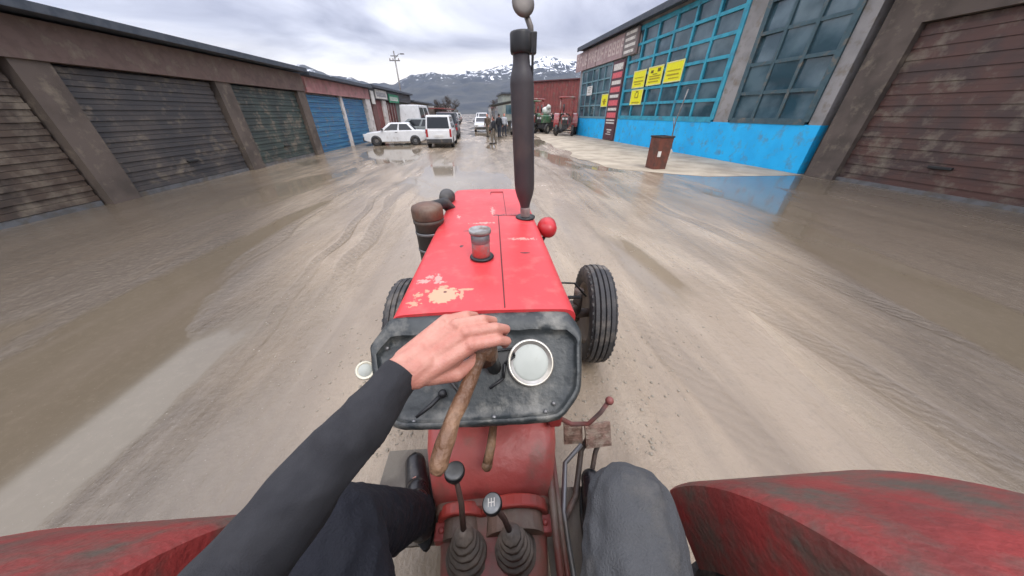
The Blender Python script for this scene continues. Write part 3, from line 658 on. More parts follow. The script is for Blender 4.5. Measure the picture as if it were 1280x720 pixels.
car('box_van', (-6.95, 31.5, 0), R(88), WPAINT, BOX, (-2.59, -2.5, 1.0, 1.75, 1.04, 2.35), 1.8, (-1.7, 1.6), .36, 'tall white box van behind the grey estate', 'van', rear='van', glass=False)
car('dark_car', (-3.55, 27, 0), R(93), DPAINT, VAN, (-1.91, -1.78, .35, 1.05, 1.0, 1.80), 1.65, (-1.25, 1.3), .32, 'dark van parked just ahead of the small white van', 'van', rear='van')
car('red_van', (-5.0, 38, 0), R(93), RPAINT, VAN, (-1.91, -1.75, .35, 1.05, 1.0, 1.85), 1.65, (-1.25, 1.3), .32, 'dark red van parked behind the box van', 'van', rear='van')
GC = 'cars lined along the far street'
for k, (x, y, rz, p, pf, rf, nm, lb) in enumerate([
    (-5.6, 48, 94, DPAINT, SAL, 0, 'parked_car', 'dark saloon, first of the far left line of cars'), (-6.3, 56, 94, WPAINT, VAN, 1, 'parked_car', 'white van, second of the far left line'),
    (-7.0, 66, 94, GPAINT, SAL, 0, 'parked_car', 'grey saloon, third of the far left line'), (-7.9, 78, 94, BPAINT, VAN, 1, 'parked_car', 'beige van, fourth of the far left line'), (-9.2, 95, 94, WPAINT, SAL, 0, 'parked_car', 'white saloon, last of the far left line'),
    (-1.05, 36.5, 272, WPAINT, SAL, 0, 'parked_car', 'white saloon facing the viewer by the dark canopy'), (-1.5, 58, 272, WPAINT, VAN, 1, 'parked_car', 'white van facing the viewer beyond the canopy'),
    (-2.5, 76, 272, DPAINT, SAL, 0, 'parked_car', 'dark saloon facing the viewer far down the street'), (-3.4, 92, 272, WPAINT, VAN, 1, 'parked_car', 'farthest white van on the right side of the street')]):
    car(nm, (x, y, 0), R(rz), p, pf, (-1.91, -1.78, .35, 1.05, 1.0, 1.8) if rf else (-1.42, -.95, .25, .95, .90, 1.38), 1.65, (-1.27, 1.3), .3, lb, 'car', GC, rear='van' if rf else 'saloon')

# ------------------------------------------------------------------ bodies: overlapping tapered limbs fused into one skin
def fused(name, bones, voxel, mats, parent=None, smooth=6, wrinkle=0.0, wscale=18, blobs=(), boxes=()):
    g = MB(); g.smooth = True
    for a, ra, b_, rb in bones:
        a, b_ = Vector(a), Vector(b_); d = b_ - a; ln = d.length
        n = 16; ax = d.normalized() if ln > 1e-6 else Vector((0, 0, 1)); prof_ = []
        for i in range(7): t = math.pi / 2 * i / 6; prof_.append((ra * math.sin(t), -ra * math.cos(t)))
        for i in range(7): t = math.pi / 2 * i / 6; prof_.append((rb * math.cos(t), ln + rb * math.sin(t)))
        g.lathe(prof_, a, ax, n)
    for c, r, s in blobs: g.sph(c, r, 20, s)
    for c, d, rot in boxes: g.box(c, d, rot)
    bmesh.ops.recalc_face_normals(g.bm, faces=g.bm.faces)
    me = bpy.data.meshes.new('tmp'); g.bm.to_mesh(me); g.bm.free()
    o = bpy.data.objects.new('tmp', me); COL.objects.link(o)
    md = o.modifiers.new('r', 'REMESH'); md.mode = 'VOXEL'; md.voxel_size = voxel; md.use_smooth_shade = True
    if smooth: sm = o.modifiers.new('s', 'SMOOTH'); sm.factor = 0.5; sm.iterations = smooth
    dg = bpy.context.evaluated_depsgraph_get()
    me2 = bpy.data.meshes.new_from_object(o.evaluated_get(dg)); bpy.data.objects.remove(o)
    me2.name = name
    for m in (mats if isinstance(mats, (list, tuple)) else [mats]): me2.materials.append(m)
    if wrinkle:
        nn = [v.normal.copy() for v in me2.vertices]
        for v, n_ in zip(me2.vertices, nn):
            p = v.co; q = Vector((p.x * wscale, p.y * wscale, p.z * wscale * 1.4))
            f = mnoise.noise(q + 1.5 * mnoise.noise_vector(q * .35)); f = 1 - abs(f) * 2
            v.co = p + n_ * (wrinkle * (f - .5) + wrinkle * .6 * mnoise.noise(q * 2.3))
    for p in me2.polygons: p.use_smooth = True
    ob = bpy.data.objects.new(name, me2); COL.objects.link(ob)
    if parent is not None: ob.parent = parent
    return ob
SKIN = mat('skin', (.54, .26, .195), (.44, .165, .12), rough=.5, scale=34, lo=.34, hi=.72, dirt=.06, dcol=(.50, .22, .185), dscale=24, bump=.16, bscale=260, sss=.12, rvar=.06)
HAIR = mat('dark_hair', (.02, .016, .013), rough=.6, bump=.8, bscale=90)

def bystander(name, loc, rz, hgt, jacket, trouser, label, legs=(.10, -.12), arms=(.16, .14)):
    k = hgt / 1.75
    root = empty(name, loc, rz, label=label, cat='person', group='people standing by the roadside'); V = lambda x, y, z: (x * k, y * k, z * k)
    f0, f1 = legs
    hb = [(V(0, 0, 1.42), .06 * k, V(0, .015, 1.55), .055 * k), (V(0, .02, 1.62), .085 * k, V(0, .015, 1.66), .088 * k), (V(0, .075, 1.565), .045 * k, V(0, .06, 1.6), .06 * k), (V(0, 0, 1.0), .13 * k, V(0, 0, 1.35), .13 * k)]
    for s, fy, ay in ((-1, f0, arms[0]), (1, f1, arms[1])):
        hb += [(V(.09 * s, 0, .92), .08 * k, V(.10 * s, fy * .5 + .02, .5), .055 * k), (V(.10 * s, fy * .5 + .02, .5), .05 * k, V(.11 * s, fy, .08), .035 * k), (V(.11 * s, fy, .05), .04 * k, V(.12 * s, fy + .17, .035), .034 * k),
               (V(.19 * s, 0, 1.38), .055 * k, V(.25 * s, -.02, 1.1), .042 * k), (V(.25 * s, -.02, 1.1), .04 * k, V(.23 * s, ay, .88), .03 * k)]
        for q in range(4): hb.append((V(.215 * s + .018 * (q - 1.5) * .6, ay + .03 + .012 * q, .83), .010 * k, V(.205 * s + .018 * (q - 1.5) * .6, ay + .05 + .010 * q, .765 + .008 * abs(q - 1.5)), .008 * k))
        hb.append((V(.23 * s, ay, .88), .03 * k, V(.215 * s, ay + .045, .82), .026 * k)); hb.append((V(.21 * s, ay + .06, .85), .011 * k, V(.18 * s, ay + .085, .81), .009 * k))
    body = fused('body', hb, .011 * k, SKIN, root, 3, blobs=[(V(0, .105, 1.60), .018 * k, (1, 1, 1.3)), (V(.085, .01, 1.61), .022 * k, (.5, .9, 1.3)), (V(-.085, .01, 1.61), .022 * k, (.5, .9, 1.3))])
    jb = [(V(0, 0, .98), .165 * k, V(0, 0, 1.34), .165 * k), (V(-.15, 0, 1.38), .08 * k, V(.15, 0, 1.38), .08 * k), (V(0, 0, 1.42), .08 * k, V(0, 0, 1.47), .07 * k)]
    tb = [(V(-.08, 0, .95), .12 * k, V(.08, 0, .95), .12 * k)]; sb = []
    for s, fy, ay in ((-1, f0, arms[0]), (1, f1, arms[1])):
        jb += [(V(.19 * s, 0, 1.38), .072 * k, V(.26 * s, -.02, 1.1), .06 * k), (V(.26 * s, -.02, 1.1), .058 * k, V(.235 * s, ay * .93, .90), .046 * k)]
        tb += [(V(.09 * s, 0, .9), .105 * k, V(.10 * s, fy * .5 + .02, .5), .078 * k), (V(.10 * s, fy * .5 + .02, .5), .076 * k, V(.11 * s, fy, .11), .062 * k)]
        sb += [(V(.11 * s, fy - .02, .055), .052 * k, V(.12 * s, fy + .19, .045), .044 * k)]
    fused('jacket', jb, .014 * k, jacket, root, 3, .008 * k, 9); fused('trousers', tb, .014 * k, trouser, root, 3, .006 * k, 9); fused('shoes', sb, .012 * k, BLACKR, root, 2)
    fused('hair', [(V(0, -.01, 1.665), .093 * k, V(0, -.02, 1.68), .088 * k)], .014 * k, HAIR, root, 2)
    return root
JBLACK = mat('cloth_black', (.016, .017, .022), rough=.9); JGREY = mat('cloth_pale_grey', (.42, .44, .47), rough=.9); JBROWN = mat('cloth_brown', (.10, .07, .05), rough=.9); TRK = mat('cloth_khaki_grey', (.16, .135, .105), rough=.9); TRB = mat('cloth_navy', (.03, .035, .05), rough=.9)
bystander('person', (.12, 20.9, 0), R(70), 1.56, JBLACK, TRK, 'person in black jacket and drab trousers standing alone in the street')
bystander('person', (1.1, 28.4, 0), R(200), 1.72, JGREY, TRB, 'person in pale grey jacket standing under the dark canopy')
bystander('person', (-.35, 27.8, 0), R(150), 1.70, JBROWN, TRK, 'person in brown coat standing left of the dark canopy')
bystander('person', (.62, 27.0, 0), R(330), 1.70, JBLACK, TRB, 'person in dark clothes beside the one in pale grey jacket', legs=(.05, -.05))

# ------------------------------------------------------------------ parked tractors by the maroon shed
def tyre_rings(r, w):
    rr = [(r * .58, -w * .42), (r * .80, -w * .52), (r * .93, -w * .5), (r * .985, -w * .40)]
    return rr + [(r, -w * .2), (r, w * .2)] + [(a, -b_) for a, b_ in rr[::-1]]
def small_tractor(name, loc, rz, pm, label, cab=False, load=False, canopy=False):
    e_ = empty(name, loc, rz, label=label, cat='tractor', group='tractors parked by the maroon shed'); e_.scale = (1.15,) * 3
    g = MB(); g.loft([[(x * k, y, z) for x, z in ((-.3, .8), (.3, .8), (.3, 1.3), (.22, 1.4), (-.22, 1.4), (-.3, 1.3))] for y, k in ((.55, 1.0), (1.9, .92), (2.0, .8))]); g.build('hood', pm, e_, bevel=.02)
    part(e_, 'grille', BLACKR, ((-.2, 1.99, .82), (.2, 2.02, 1.28))); part(e_, 'engine', BUMP, ((-.2, -.4, .45), (.2, 1.9, .85)))
    for s in (-1, 1):
        for (x, y, r, wd) in ((.75 * s, -.3, .72, .38), (.62 * s, 1.65, .38, .2)):
            g = MB(); g.lathe(tyre_rings(r, wd), (x, y, r), (1, 0, 0), 24, close=True)
            if r > .5:
                for k in range(20):
                    a = 2 * math.pi * k / 20
                    for sd in (-1, 1): g.box((x + sd * wd * .22, y + math.cos(a) * r, r + math.sin(a) * r * 1.0), (wd * .5, .05, .05), Matrix.Rotation(a, 3, 'X') @ Matrix.Rotation(.6 * sd, 3, 'Z'))
            wo = g.build('wheel', BLACKR, e_); g = MB(); g.lathe([(.03, -wd * .2), (r * .3, -wd * .25), (r * .5, -wd * .1), (r * .6, -wd * .4), (r * .6, wd * .4), (r * .5, wd * .1), (r * .3, wd * .25), (.03, wd * .2)], (x, y, r), (1, 0, 0), 16); g.build('rim', mat('rim_grey', (.4, .38, .33), rough=.6, dirt=.4), wo)
        g = MB(); sec = []
        for k in range(9):
            a = R(-10 + 150 * k / 8); sec.append([(.54 * s, -.3 + math.cos(a) * .8, .72 + math.sin(a) * .8), (.95 * s, -.3 + math.cos(a) * .8, .72 + math.sin(a) * .8), (.95 * s, -.3 + math.cos(a) * .77, .72 + math.sin(a) * .77), (.54 * s, -.3 + math.cos(a) * .77, .72 + math.sin(a) * .77)])
        g.loft(sec); g.build('fender', pm, e_)
        part(e_, 'headlight', LAMP, ((.12 * s - .08, 2.0, 1.08), (.12 * s + .08, 2.04, 1.22)), bevel=.02)
    part(e_, 'seat', BLACKR, ((-.24, -.5, .95), (.24, -.05, 1.05)), ((-.24, -.56, 1.0), (.24, -.48, 1.4)), bevel=.03)
    g = MB(); g.lathe([(.18, -.015), (.195, 0), (.18, .015), (.165, 0)], (0, .38, 1.42), (0, -.45, .9), 18, close=True); g.box((0, .38, 1.42), (.34, .03, .015)); g.cyl((0, .38, 1.42), (0, .62, 1.1), .02, seg=6); g.build('steering_wheel', BLACKR, e_)
    g = MB(); g.cyl((.17, 1.4, 1.38), (.17, 1.4, 1.62), .025, seg=8); g.cyl((.17, 1.4, 1.62), (.17, 1.4, 2.1), .055, seg=10); g.build('exhaust', BUMP, e_)
    g = MB(); g.cyl((-.62, 1.65, .38), (.62, 1.65, .38), .05, seg=8); g.build('axle', BUMP, e_)
    if canopy or cab:
        for s in (-1, 1):
            for y in (-.75, .5 if cab else -.55): g = MB(); g.cyl((.5 * s, y, .9), (.5 * s, y, 2.5), .035, seg=6); g.build('roof_post', pm, e_)
        g = MB(); g.bx((-.62, -.9, 2.5), (.62, .65, 2.6)); g.build('canopy', pm, e_, bevel=.03)
    return e_
car('dark_hatchback', (2.75, 31.6, 0), R(265), DPAINT, VAN, (-1.91, -1.78, .35, 1.05, 1.0, 1.6), 1.65, (-1.25, 1.3), .32, 'dark car parked under the edge of the canopy behind the people', 'car', rear='van')
TRED = paint('tractor_red_paint', (.33, .04, .035), .45); TGREEN = paint('tractor_green_paint', (.04, .15, .06), .45); TORANGE = paint('tractor_faded_red', (.30, .07, .05), .5)
small_tractor('parked_tractor', (4.5, 34.0, 0), R(150), TRED, 'red tractor with bare roll posts nearest the exhaust side, before the maroon shed', canopy=True)
small_tractor('parked_tractor', (6.1, 33.2, 0), R(140), TGREEN, 'green tractor carrying a white sack, parked before the maroon shed')
small_tractor('parked_tractor', (7.6, 38.0, 0), R(150), TORANGE, 'faded red tractor parked behind the green one')
small_tractor('parked_tractor', (6.95, 30.2, 0), R(165), TRED, 'red tractor with a red roof at the corner of the blue workshop', cab=True)
small_tractor('parked_tractor', (5.0, 39.5, 0), R(200), TGREEN, 'green tractor with roof posts parked side on behind the row', canopy=True)
small_tractor('parked_tractor', (9.0, 43.0, 0), R(120), TRED, 'red tractor standing farthest back against the maroon shed')
sk = MB(); sk.smooth = True; sk.sph((5.42, 32.4, 1.92), .46, 14, (1, .8, .8)); sk.sph((5.58, 32.1, 2.24), .22, 10)
tag(sk.build('white_sack', mat('sack_white', (.7, .72, .66), rough=.8, bump=.6, bscale=12)), 'white sack lying on the hood of the green tractor', 'sack')

# ------------------------------------------------------------------ the driven tractor
def hood_mat():
    m = mat('hood_red', (.62, .050, .055), (.54, .043, .048), rough=.42, scale=3.5, dirt=.30, dcol=(.56, .10, .09), dscale=13, bump=.22, bscale=7, coat=.0, rvar=.1)
    t = m.node_tree; K = t.links; b = t.nodes['Principled BSDF']; src = b.inputs['Base Color'].links[0].from_socket
    tcn = t.nodes.new('ShaderNodeTexCoord'); sp = t.nodes.new('ShaderNodeSeparateXYZ'); K.new(tcn.outputs['Object'], sp.inputs[0])
    def mth(op, a, c=0, cl=False):
        n = t.nodes.new('ShaderNodeMath'); n.operation = op; n.use_clamp = cl
        for i, v in enumerate((a, c)):
            if isinstance(v, (int, float)): n.inputs[i].default_value = v
            else: K.new(v, n.inputs[i])
        return n.outputs[0]
    nz = t.nodes.new('ShaderNodeTexNoise'); nz.inputs['Scale'].default_value = 38; nz.inputs['Detail'].default_value = 5; K.new(tcn.outputs['Object'], nz.inputs['Vector'])
    nf = t.nodes.new('ShaderNodeTexNoise'); nf.inputs['Scale'].default_value = 95; nf.inputs['Detail'].default_value = 3; K.new(tcn.outputs['Object'], nf.inputs['Vector'])
    X, Y = sp.outputs[0], sp.outputs[1]
    def ell(cx, cy, rx, ry, amp, nse=nz):
        dx = mth('DIVIDE', mth('SUBTRACT', X, cx), rx); dy = mth('DIVIDE', mth('SUBTRACT', Y, cy), ry)
        d = mth('SQRT', mth('ADD', mth('MULTIPLY', dx, dx), mth('MULTIPLY', dy, dy)))
        v = mth('ADD', d, mth('MULTIPLY', mth('SUBTRACT', nse.outputs[0], .5), amp))
        return mth('MULTIPLY', mth('SUBTRACT', 1.0, v), 14.0, True)
    cream = ell(-.140, .786, .050, .047, 1.15, nf)
    cream = mth('MAXIMUM', cream, ell(-.140, .786, .038, .036, .7))
    for q in ((-.066, .815, .030, .007, 1.2), (-.078, .785, .007, .030, 1.2), (-.225, .748, .016, .016, 5.5), (-.222, .795, .012, .012, 5.5), (-.198, .812, .010, .010, 5), (-.145, .838, .02, .010, 3), (-.10, .775, .008, .012, 3)):
        cream = mth('MAXIMUM', cream, mth('MULTIPLY', ell(*q, nf), .8))
    stars = None
    for q in ((-.225, .885, .022, .014, 4), (-.20, .915, .016, .012, 4), (-.175, .90, .012, .026, 4), (-.165, .872, .022, .009, 4), (-.17, 1.62, .010, .03, 5.5), (.03, 1.72, .010, .07, 5), (.17, 1.26, .05, .012, 5.5), (-.02, 1.50, .05, .012, 5.5)):
        v = mth('MULTIPLY', ell(*q, nf), .75); stars = v if stars is None else mth('MAXIMUM', stars, v)
    dark = None
    for q in ((.165, 1.10, .022, .007, 1.5), (-.115, 1.19, .008, .012, 2), (-.135, .805, .006, .006, 1), (-.09, 1.38, .04, .006, 2), (.06, 1.63, .03, .012, 3), (.12, 1.645, .05, .006, 3)):
        v = ell(*q, nf); dark = v if dark is None else mth('MAXIMUM', dark, v)
    c = src
    for f, col in ((mth('MULTIPLY', cream, .85), (.52, .37, .22)), (stars, (.62, .36, .30)), (dark, (.10, .025, .025))):
        mx_ = t.nodes.new('ShaderNodeMixRGB'); K.new(f, mx_.inputs[0]); K.new(c, mx_.inputs[1]); mx_.inputs[2].default_value = (*col, 1); c = mx_.outputs[0]
    K.new(c, b.inputs['Base Color'])
    return m
HOOD = hood_mat(); SEAM = mat('seam_dark', (.10, .018, .018), rough=.7)
RED = mat('tractor_red', (.42, .045, .042), (.30, .038, .035), rough=.5, scale=4, dirt=.5, dcol=(.13, .075, .055), dscale=5, bump=.15, bscale=30)
FADERED = mat('housing_red', (.42, .075, .065), (.33, .065, .056), rough=.42, scale=5, dirt=.30, dcol=(.16, .10, .075), dscale=4.5, bump=.3, bscale=28)
DASH = mat('worn_black_dash', (.024, .029, .030), (.055, .061, .061), rough=.46, scale=9, lo=.46, hi=.68, dirt=.38, dcol=(.17, .165, .145), dscale=10, bump=.3, bscale=45, detail=10, rvar=.16)
RUST = mat('rusty_iron', (.15, .075, .04), (.30, .175, .10), rough=.5, scale=11, dirt=.5, dcol=(.06, .034, .022), dscale=16, bump=.7, bscale=75)
GREASE = mat('greasy_cast_iron', (.07, .055, .045), (.12, .085, .065), rough=.6, scale=12, dirt=.3, dcol=(.2, .12, .09), bump=.5, bscale=40)
EXH = mat('exhaust_burnt', (.046, .038, .040), (.032, .030, .034), rough=.5, scale=7, stretch=(1, 1, .4), dirt=.25, dcol=(.085, .062, .055), bump=.15, bscale=40)
TYRE = mat('tyre_rubber', (.032, .032, .034), (.05, .049, .048), rough=.72, scale=9, dirt=.42, dcol=(.20, .175, .145), dscale=5, bump=.3, bscale=60)
BOOT = mat('gaiter_rubber', (.16, .138, .118), (.24, .20, .16), rough=.65, scale=16, dirt=.6, dcol=(.24, .19, .15), dscale=9, bump=.3)
LENS = mat('frosted_lens', (.43, .45, .41), (.36, .38, .34), rough=.42, scale=14, lo=.3, hi=.7, spec=.3, dirt=.2, dcol=(.3, .29, .25), dscale=20)
BLK = mat('black_metal', (.012, .012, .013), rough=.45, dirt=.25, dcol=(.07, .06, .05))
tr = empty('tractor', (-.04, 0, 0), 0, label='old red tractor with a worn black dash driven along the wet street', cat='tractor')

# hood
g = MB(); g.smooth = False
def hsec(y, hw, zt, zb):
    r = .045; pts = [(-hw, zb)]
    for k in range(6):
        a = math.pi - k * math.pi / 10; pts.append((-hw + r + r * math.cos(a), zt - .03 + .03 * math.sin(a)))
    for k in range(1, 8): x = -hw + r + (2 * hw - 2 * r) * k / 8; pts.append((x, zt + .005 * (1 - (x / hw) ** 2)))
    for k in range(6):
        a = math.pi / 2 - k * math.pi / 10; pts.append((hw - r + r * math.cos(a), zt - .03 + .03 * math.sin(a)))
    pts.append((hw, zb)); return [(x, y, z) for x, z in pts]
NS = 34; secs = []
for i in range(NS):
    y = .690 + (2.30 - .690) * i / (NS - 1); hw = .284 - .012 * i / (NS - 1)
    secs.append([(x + .0015 * mnoise.noise((x * 6, yy * 6, z * 6)), yy, z + .0022 * mnoise.noise((x * 5, yy * 5, 7))) for x, yy, z in hsec(y, hw, 1.236 - .004 * i / NS, 1.0)])
for k in range(1, 6):
    a = k * math.pi / 10; secs.append([(x * (1 - .02 * k / 5), 2.30 + .06 * math.sin(a), z - (z - .95) * .14 * (1 - math.cos(a)) * 1.0) for x, _, z in hsec(2.3, .272, 1.232, 1.0)])
g.loft(secs)
hood = g.build('hood', HOOD, tr, smooth_angle=40)
g = MB()   # panel seams and the notch near the nose
zt = 1.2455
g.bx((.060, .70, zt - .014), (.0640, 1.62, zt - .0028)); g.bx((.0645, 1.615, zt - .016), (.255, 1.6195, zt - .0052)); g.bx((.015, 2.2, zt - .016), (.11, 2.205, zt - .004)); g.bx((.0145, 2.14, zt - .016), (.018, 2.2, zt - .0035)); g.bx((.107, 1.62, zt - .016), (.110, 2.2, zt - .0062))
g.build('panel_seam', SEAM, hood)
part(tr, 'grille', RED, ((-.262, 2.2, .62), (.262, 2.33, 1.0)), bevel=.02)
part(tr, 'engine', GREASE, ((-.19, .8, .45), (.19, 2.15, 1.0)), ((-.25, 1.0, .7), (-.19, 1.8, .95)), ((.19, 1.1, .75), (.25, 1.7, .92)), bevel=.02)
for s in (-1, 1): part(tr, 'side_panel', RED, ((.262 * s - .006, .78, .86), (.262 * s + .006, 2.2, 1.0)))

# exhaust
ax = Vector((-.045, 0, .9)).normalized(); o_ = Vector((.217, 1.585, 1.235))
g = MB(); g.lathe([(.020, -.05), (.026, 0), (.026, .065), (.030, .085), (.044, .125), (.051, .155), (.0535, .19), (.054, .42), (.0545, .630), (.053, .652), (.046, .676), (.039, .70), (.037, .72), (.036, .800), (.02, .805)], o_, ax, 28); ex = g.build('exhaust_stack', EXH, tr, smooth_angle=50)
g = MB(); g.lathe([(.0265, .004), (.0275, .01), (.0275, .056), (.0265, .062)], o_, ax, 24); g.build('sleeve_pipe', mat('pipe_ash_grey', (.26, .21, .19), (.17, .13, .12), rough=.7, scale=20), ex)
g = MB(); g.lathe([(.056, -.004), (.056, .004), (.03, .006)], (.217, 1.585, 1.2405), (0, 0, 1), 16); g.build('hole_rim', BLK, ex)
g = MB(); g.lathe([(.02, .735), (.045, .735), (.048, .75), (.047, .804), (.044, .812), (.02, .812)], o_, ax, 16); g.box(o_ + ax * .772 + Vector((.052, 0, 0)), (.03, .04, .075)); g.box(o_ + ax * .70 + Vector((.048, -.01, 0)), (.010, .02, .11)); g.build('clamp', BLK, ex, bevel=.004)
g = MB(); p = o_ + ax * .782 + Vector((.040, 0, 0)); g.tube([p, p + Vector((.0, 0, .045)), p + Vector((-.022, -.004, .085))], [.018, .013, .012], 8); g.lathe([(.004, -.012), (.03, -.011), (.046, -.002), (.048, .004), (.03, .012), (.004, .012)], p + Vector((-.034, -.008, .112)), (.2, -1, .3), 24); g.build('rain_cap', mat('rain_cap_grey', (.17, .15, .135), (.11, .10, .09), rough=.5, metal=.3), ex)

# filler neck on the hood
g = MB(); g.lathe([(.030, -.02), (.037, .0), (.037, .07), (.034, .072)], (-.02, 1.06, 1.243), seg=20); fl = g.build('filler_neck', mat('neck_red_worn', (.40, .05, .045), (.22, .10, .09), rough=.4, scale=18, dirt=.45, dcol=(.2, .19, .18), dscale=14), tr)
g = MB(); g.lathe([(.036, .066), (.038, .070), (.038, .112), (.030, .113)], (-.02, 1.06, 1.243), seg=20); g.build('neck_band', STEEL, fl)
g = MB(); g.lathe([(.036, .104), (.043, .106), (.0445, .114), (.043, .121), (.039, .122), (.037, .119), (.003, .118)], (-.02, 1.06, 1.243), seg=22); g.build('cap', mat('cap_dull_zinc', (.36, .36, .35), (.20, .18, .165), rough=.55, metal=.4, scale=18, dirt=.35, dcol=(.16, .10, .07), dscale=24), fl)
g = MB(); g.lathe([(.030, -.003), (.047, -.003), (.050, .002), (.046, .007), (.037, .008)], (-.018, 1.058, 1.2455), seg=20); g.build('seal_ring', BLK, fl)

# air cleaner (left)
g = MB(); o2 = (-.325, 1.54, .965); g.lathe([(.05, -.02), (.075, 0), (.078, .02), (.078, .27), (.083, .275), (.083, .29), (.074, .295)], o2, seg=24); ac = g.build('air_cleaner', mat('cleaner_black', (.028, .026, .024), (.05, .042, .036), rough=.55, dirt=.35, dcol=(.12, .075, .05)), tr)
g = MB(); g.lathe([(.078, .293), (.084, .300), (.084, .345), (.078, .362), (.055, .372), (.004, .376)], o2, seg=24); g.build('lid', mat('cleaner_lid_rust', (.13, .065, .04), (.075, .045, .032), rough=.6, scale=10, dirt=.3), ac)
g = MB()
for z in (.12, .22): g.lathe([(.079, z - .008), (.0815, z - .006), (.0815, z + .006), (.079, z + .008)], o2, seg=24, close=True)
g.build('clamp_band', STEEL, ac)
g = MB(); g.tube([(-.335, 1.60, 1.20), (-.32, 1.70, 1.28), (-.27, 1.80, 1.27), (-.22, 1.86, 1.18)], .035, 10); g.build('hose', BLACKR, ac)
part(tr, 'bracket', GREASE, ((-.29, 1.47, 1.0), (-.25, 1.57, 1.06)))
# headlights on stalks
for (x, y, z, m_, lb) in ((.335, 1.50, 1.20, mat('lamp_red_shell', (.52, .03, .035), rough=.35), 'red lamp shell'), (-.285, 1.99, 1.255, mat('lamp_black_shell', (.06, .055, .05), rough=.5, dirt=.3), 'dark lamp shell')):
    s = 1 if x > 0 else -1; g = MB(); g.lathe([(.003, -.065), (.022, -.062), (.040, -.045), (.050, -.015), (.053, .02), (.055, .03), (.05, .034)], (x, y, z), (0, 1, 0), 22)
    h_ = tag(g.build('headlight', m_, tr), lb); g = MB(); g.lathe([(.05, .032), (.03, .042), (.003, .046)], (x, y, z), (0, 1, 0), 20); g.build('lens', LAMP, h_)
    g = MB(); g.tube([(x - .02 * s, y - .02, z - .045), (x - .04 * s, y, z - .10), (x - .10 * s, y, z - .13)], .010, 8); g.build('stalk', BLK, h_)

# front axle, wheels
part(tr, 'front_axle', GREASE, ((-.60, 1.70, .40), (.66, 1.80, .50)), ((-.08, 1.62, .34), (.08, 1.95, .6)), bevel=.02)
def front_wheel(x, y, r, wdt, steer, side):
    e_ = MB(); rot = Matrix.Rotation(steer, 3, 'Z'); ax_ = rot @ Vector((1, 0, 0)); o = Vector((x, y, r))
    q = [(r * .60, -wdt * .34), (r * .66, -wdt * .43), (r * .78, -wdt * .5), (r * .88, -wdt * .495), (r * .935, -wdt * .45), (r * .955, -wdt * .40)]
    tread = []
    for c, hwid, rr in ((-.285, .075, .985), (-.095, .072, 1.0), (.095, .072, 1.0), (.285, .075, .985)):
        tread += [(r * (rr - .04), (c - hwid - .018) * wdt), (r * rr, (c - hwid + .008) * wdt), (r * rr, (c + hwid - .008) * wdt), (r * (rr - .04), (c + hwid + .018) * wdt)]
    prof_ = q + tread + [(a, -b_) for a, b_ in q[::-1]]
    e_.lathe(prof_, o, ax_, 48, close=True)
    for k in range(40):     # shoulder lugs
        a = 2 * math.pi * k / 40
        for sd in (-1, 1):
            c = o + rot @ Vector((sd * wdt * .435, math.cos(a) * r * .930, math.sin(a) * r * .930)); e_.box(c, (wdt * .06, r * .055, r * .035), rot @ Matrix.Rotation(a - math.pi / 2, 3, 'X'))
    wo = e_.build('front_wheel', TYRE, tr, smooth_angle=38)
    g = MB(); g.lathe([(.02, .03), (.05, .06), (.055, .03), (r * .4, .0), (r * .5, -.01), (r * .56, .05), (r * .63, .075), (r * .63, -.075), (r * .56, -.05), (r * .45, -.03), (.05, -.03), (.02, -.04)], o, ax_ * side, 28); g.build('rim', mat('rim_pale', (.16, .13, .105), (.10, .085, .07), rough=.65, dirt=.5), wo)
    return wo
front_wheel(.795, 1.76, .388, .185, R(-6), 1); front_wheel(-.615, 1.72, .365, .185, R(-3), -1)
for x in (.66, -.60):
    g = MB(); s = 1 if x > 0 else -1; g.cyl((x, 1.75, .34), (x, 1.75, .62), .035, seg=12); g.cyl((x, 1.75, .395), (x + .2 * s, 1.77, .395), .04, .03, seg=12); g.build('spindle', GREASE, tr)
g = MB(); g.tube([(.28, 1.1, .95), (.45, 1.3, .86), (.58, 1.5, .72), (.64, 1.66, .62)], .011, 8); g.build('drag_link', BLK, tr)
g = MB(); g.tube([(.28, 1.42, .80), (.42, 1.5, .84), (.55, 1.55, .80), (.66, 1.6, .66)], .007, 6); g.build('cable', BLK, tr)
part(tr, 'front_bracket', RED, ((.27, 1.3, .72), (.40, 1.62, .84)), bevel=.015)

# dash
D0 = [(-.285, .034), (-.12, .038), (.12, .038), (.258, .034), (.298, -.03), (.277, -.205), (.208, -.287), (-.258, -.287), (-.324, -.13), (-.340, -.05)]
def chaikin(p, k=.22):
    o = []
    for i, a in enumerate(p):
        b_ = p[(i + 1) % len(p)]; o += [(a[0] + (b_[0] - a[0]) * k, a[1] + (b_[1] - a[1]) * k), (a[0] + (b_[0] - a[0]) * (1 - k), a[1] + (b_[1] - a[1]) * (1 - k))]
    return o
D0 = chaikin(chaikin(D0, .10), .2)
P0 = Vector((0, .655, 1.22)); DL = Vector((0, -.205, -.19)).normalized(); DN = Vector((0, .19, -.205)).normalized()   # the panel leans back under the bar
def dp(x, v, off=0.0): return Vector((x, 0, 0)) + P0 - DL * v + DN * off
def inset(poly, t, top=0):
    o = []; n = len(poly)
    for i, p in enumerate(poly):
        a, b_ = Vector(poly[i - 1]), Vector(poly[(i + 1) % n]); p = Vector(p)
        d1 = (p - a).normalized(); d2 = (b_ - p).normalized(); n1 = Vector((d1.y, -d1.x)); n2 = Vector((d2.y, -d2.x)); m_ = (n1 + n2).normalized()
        q = p + m_ * (t / max(.5, m_.dot(n1)))
        if top and p.y > -.06: q.y -= top * (1 if p.y > .0 else .75)
        o.append((q.x, q.y))
    return o
g = MB(); rings = []
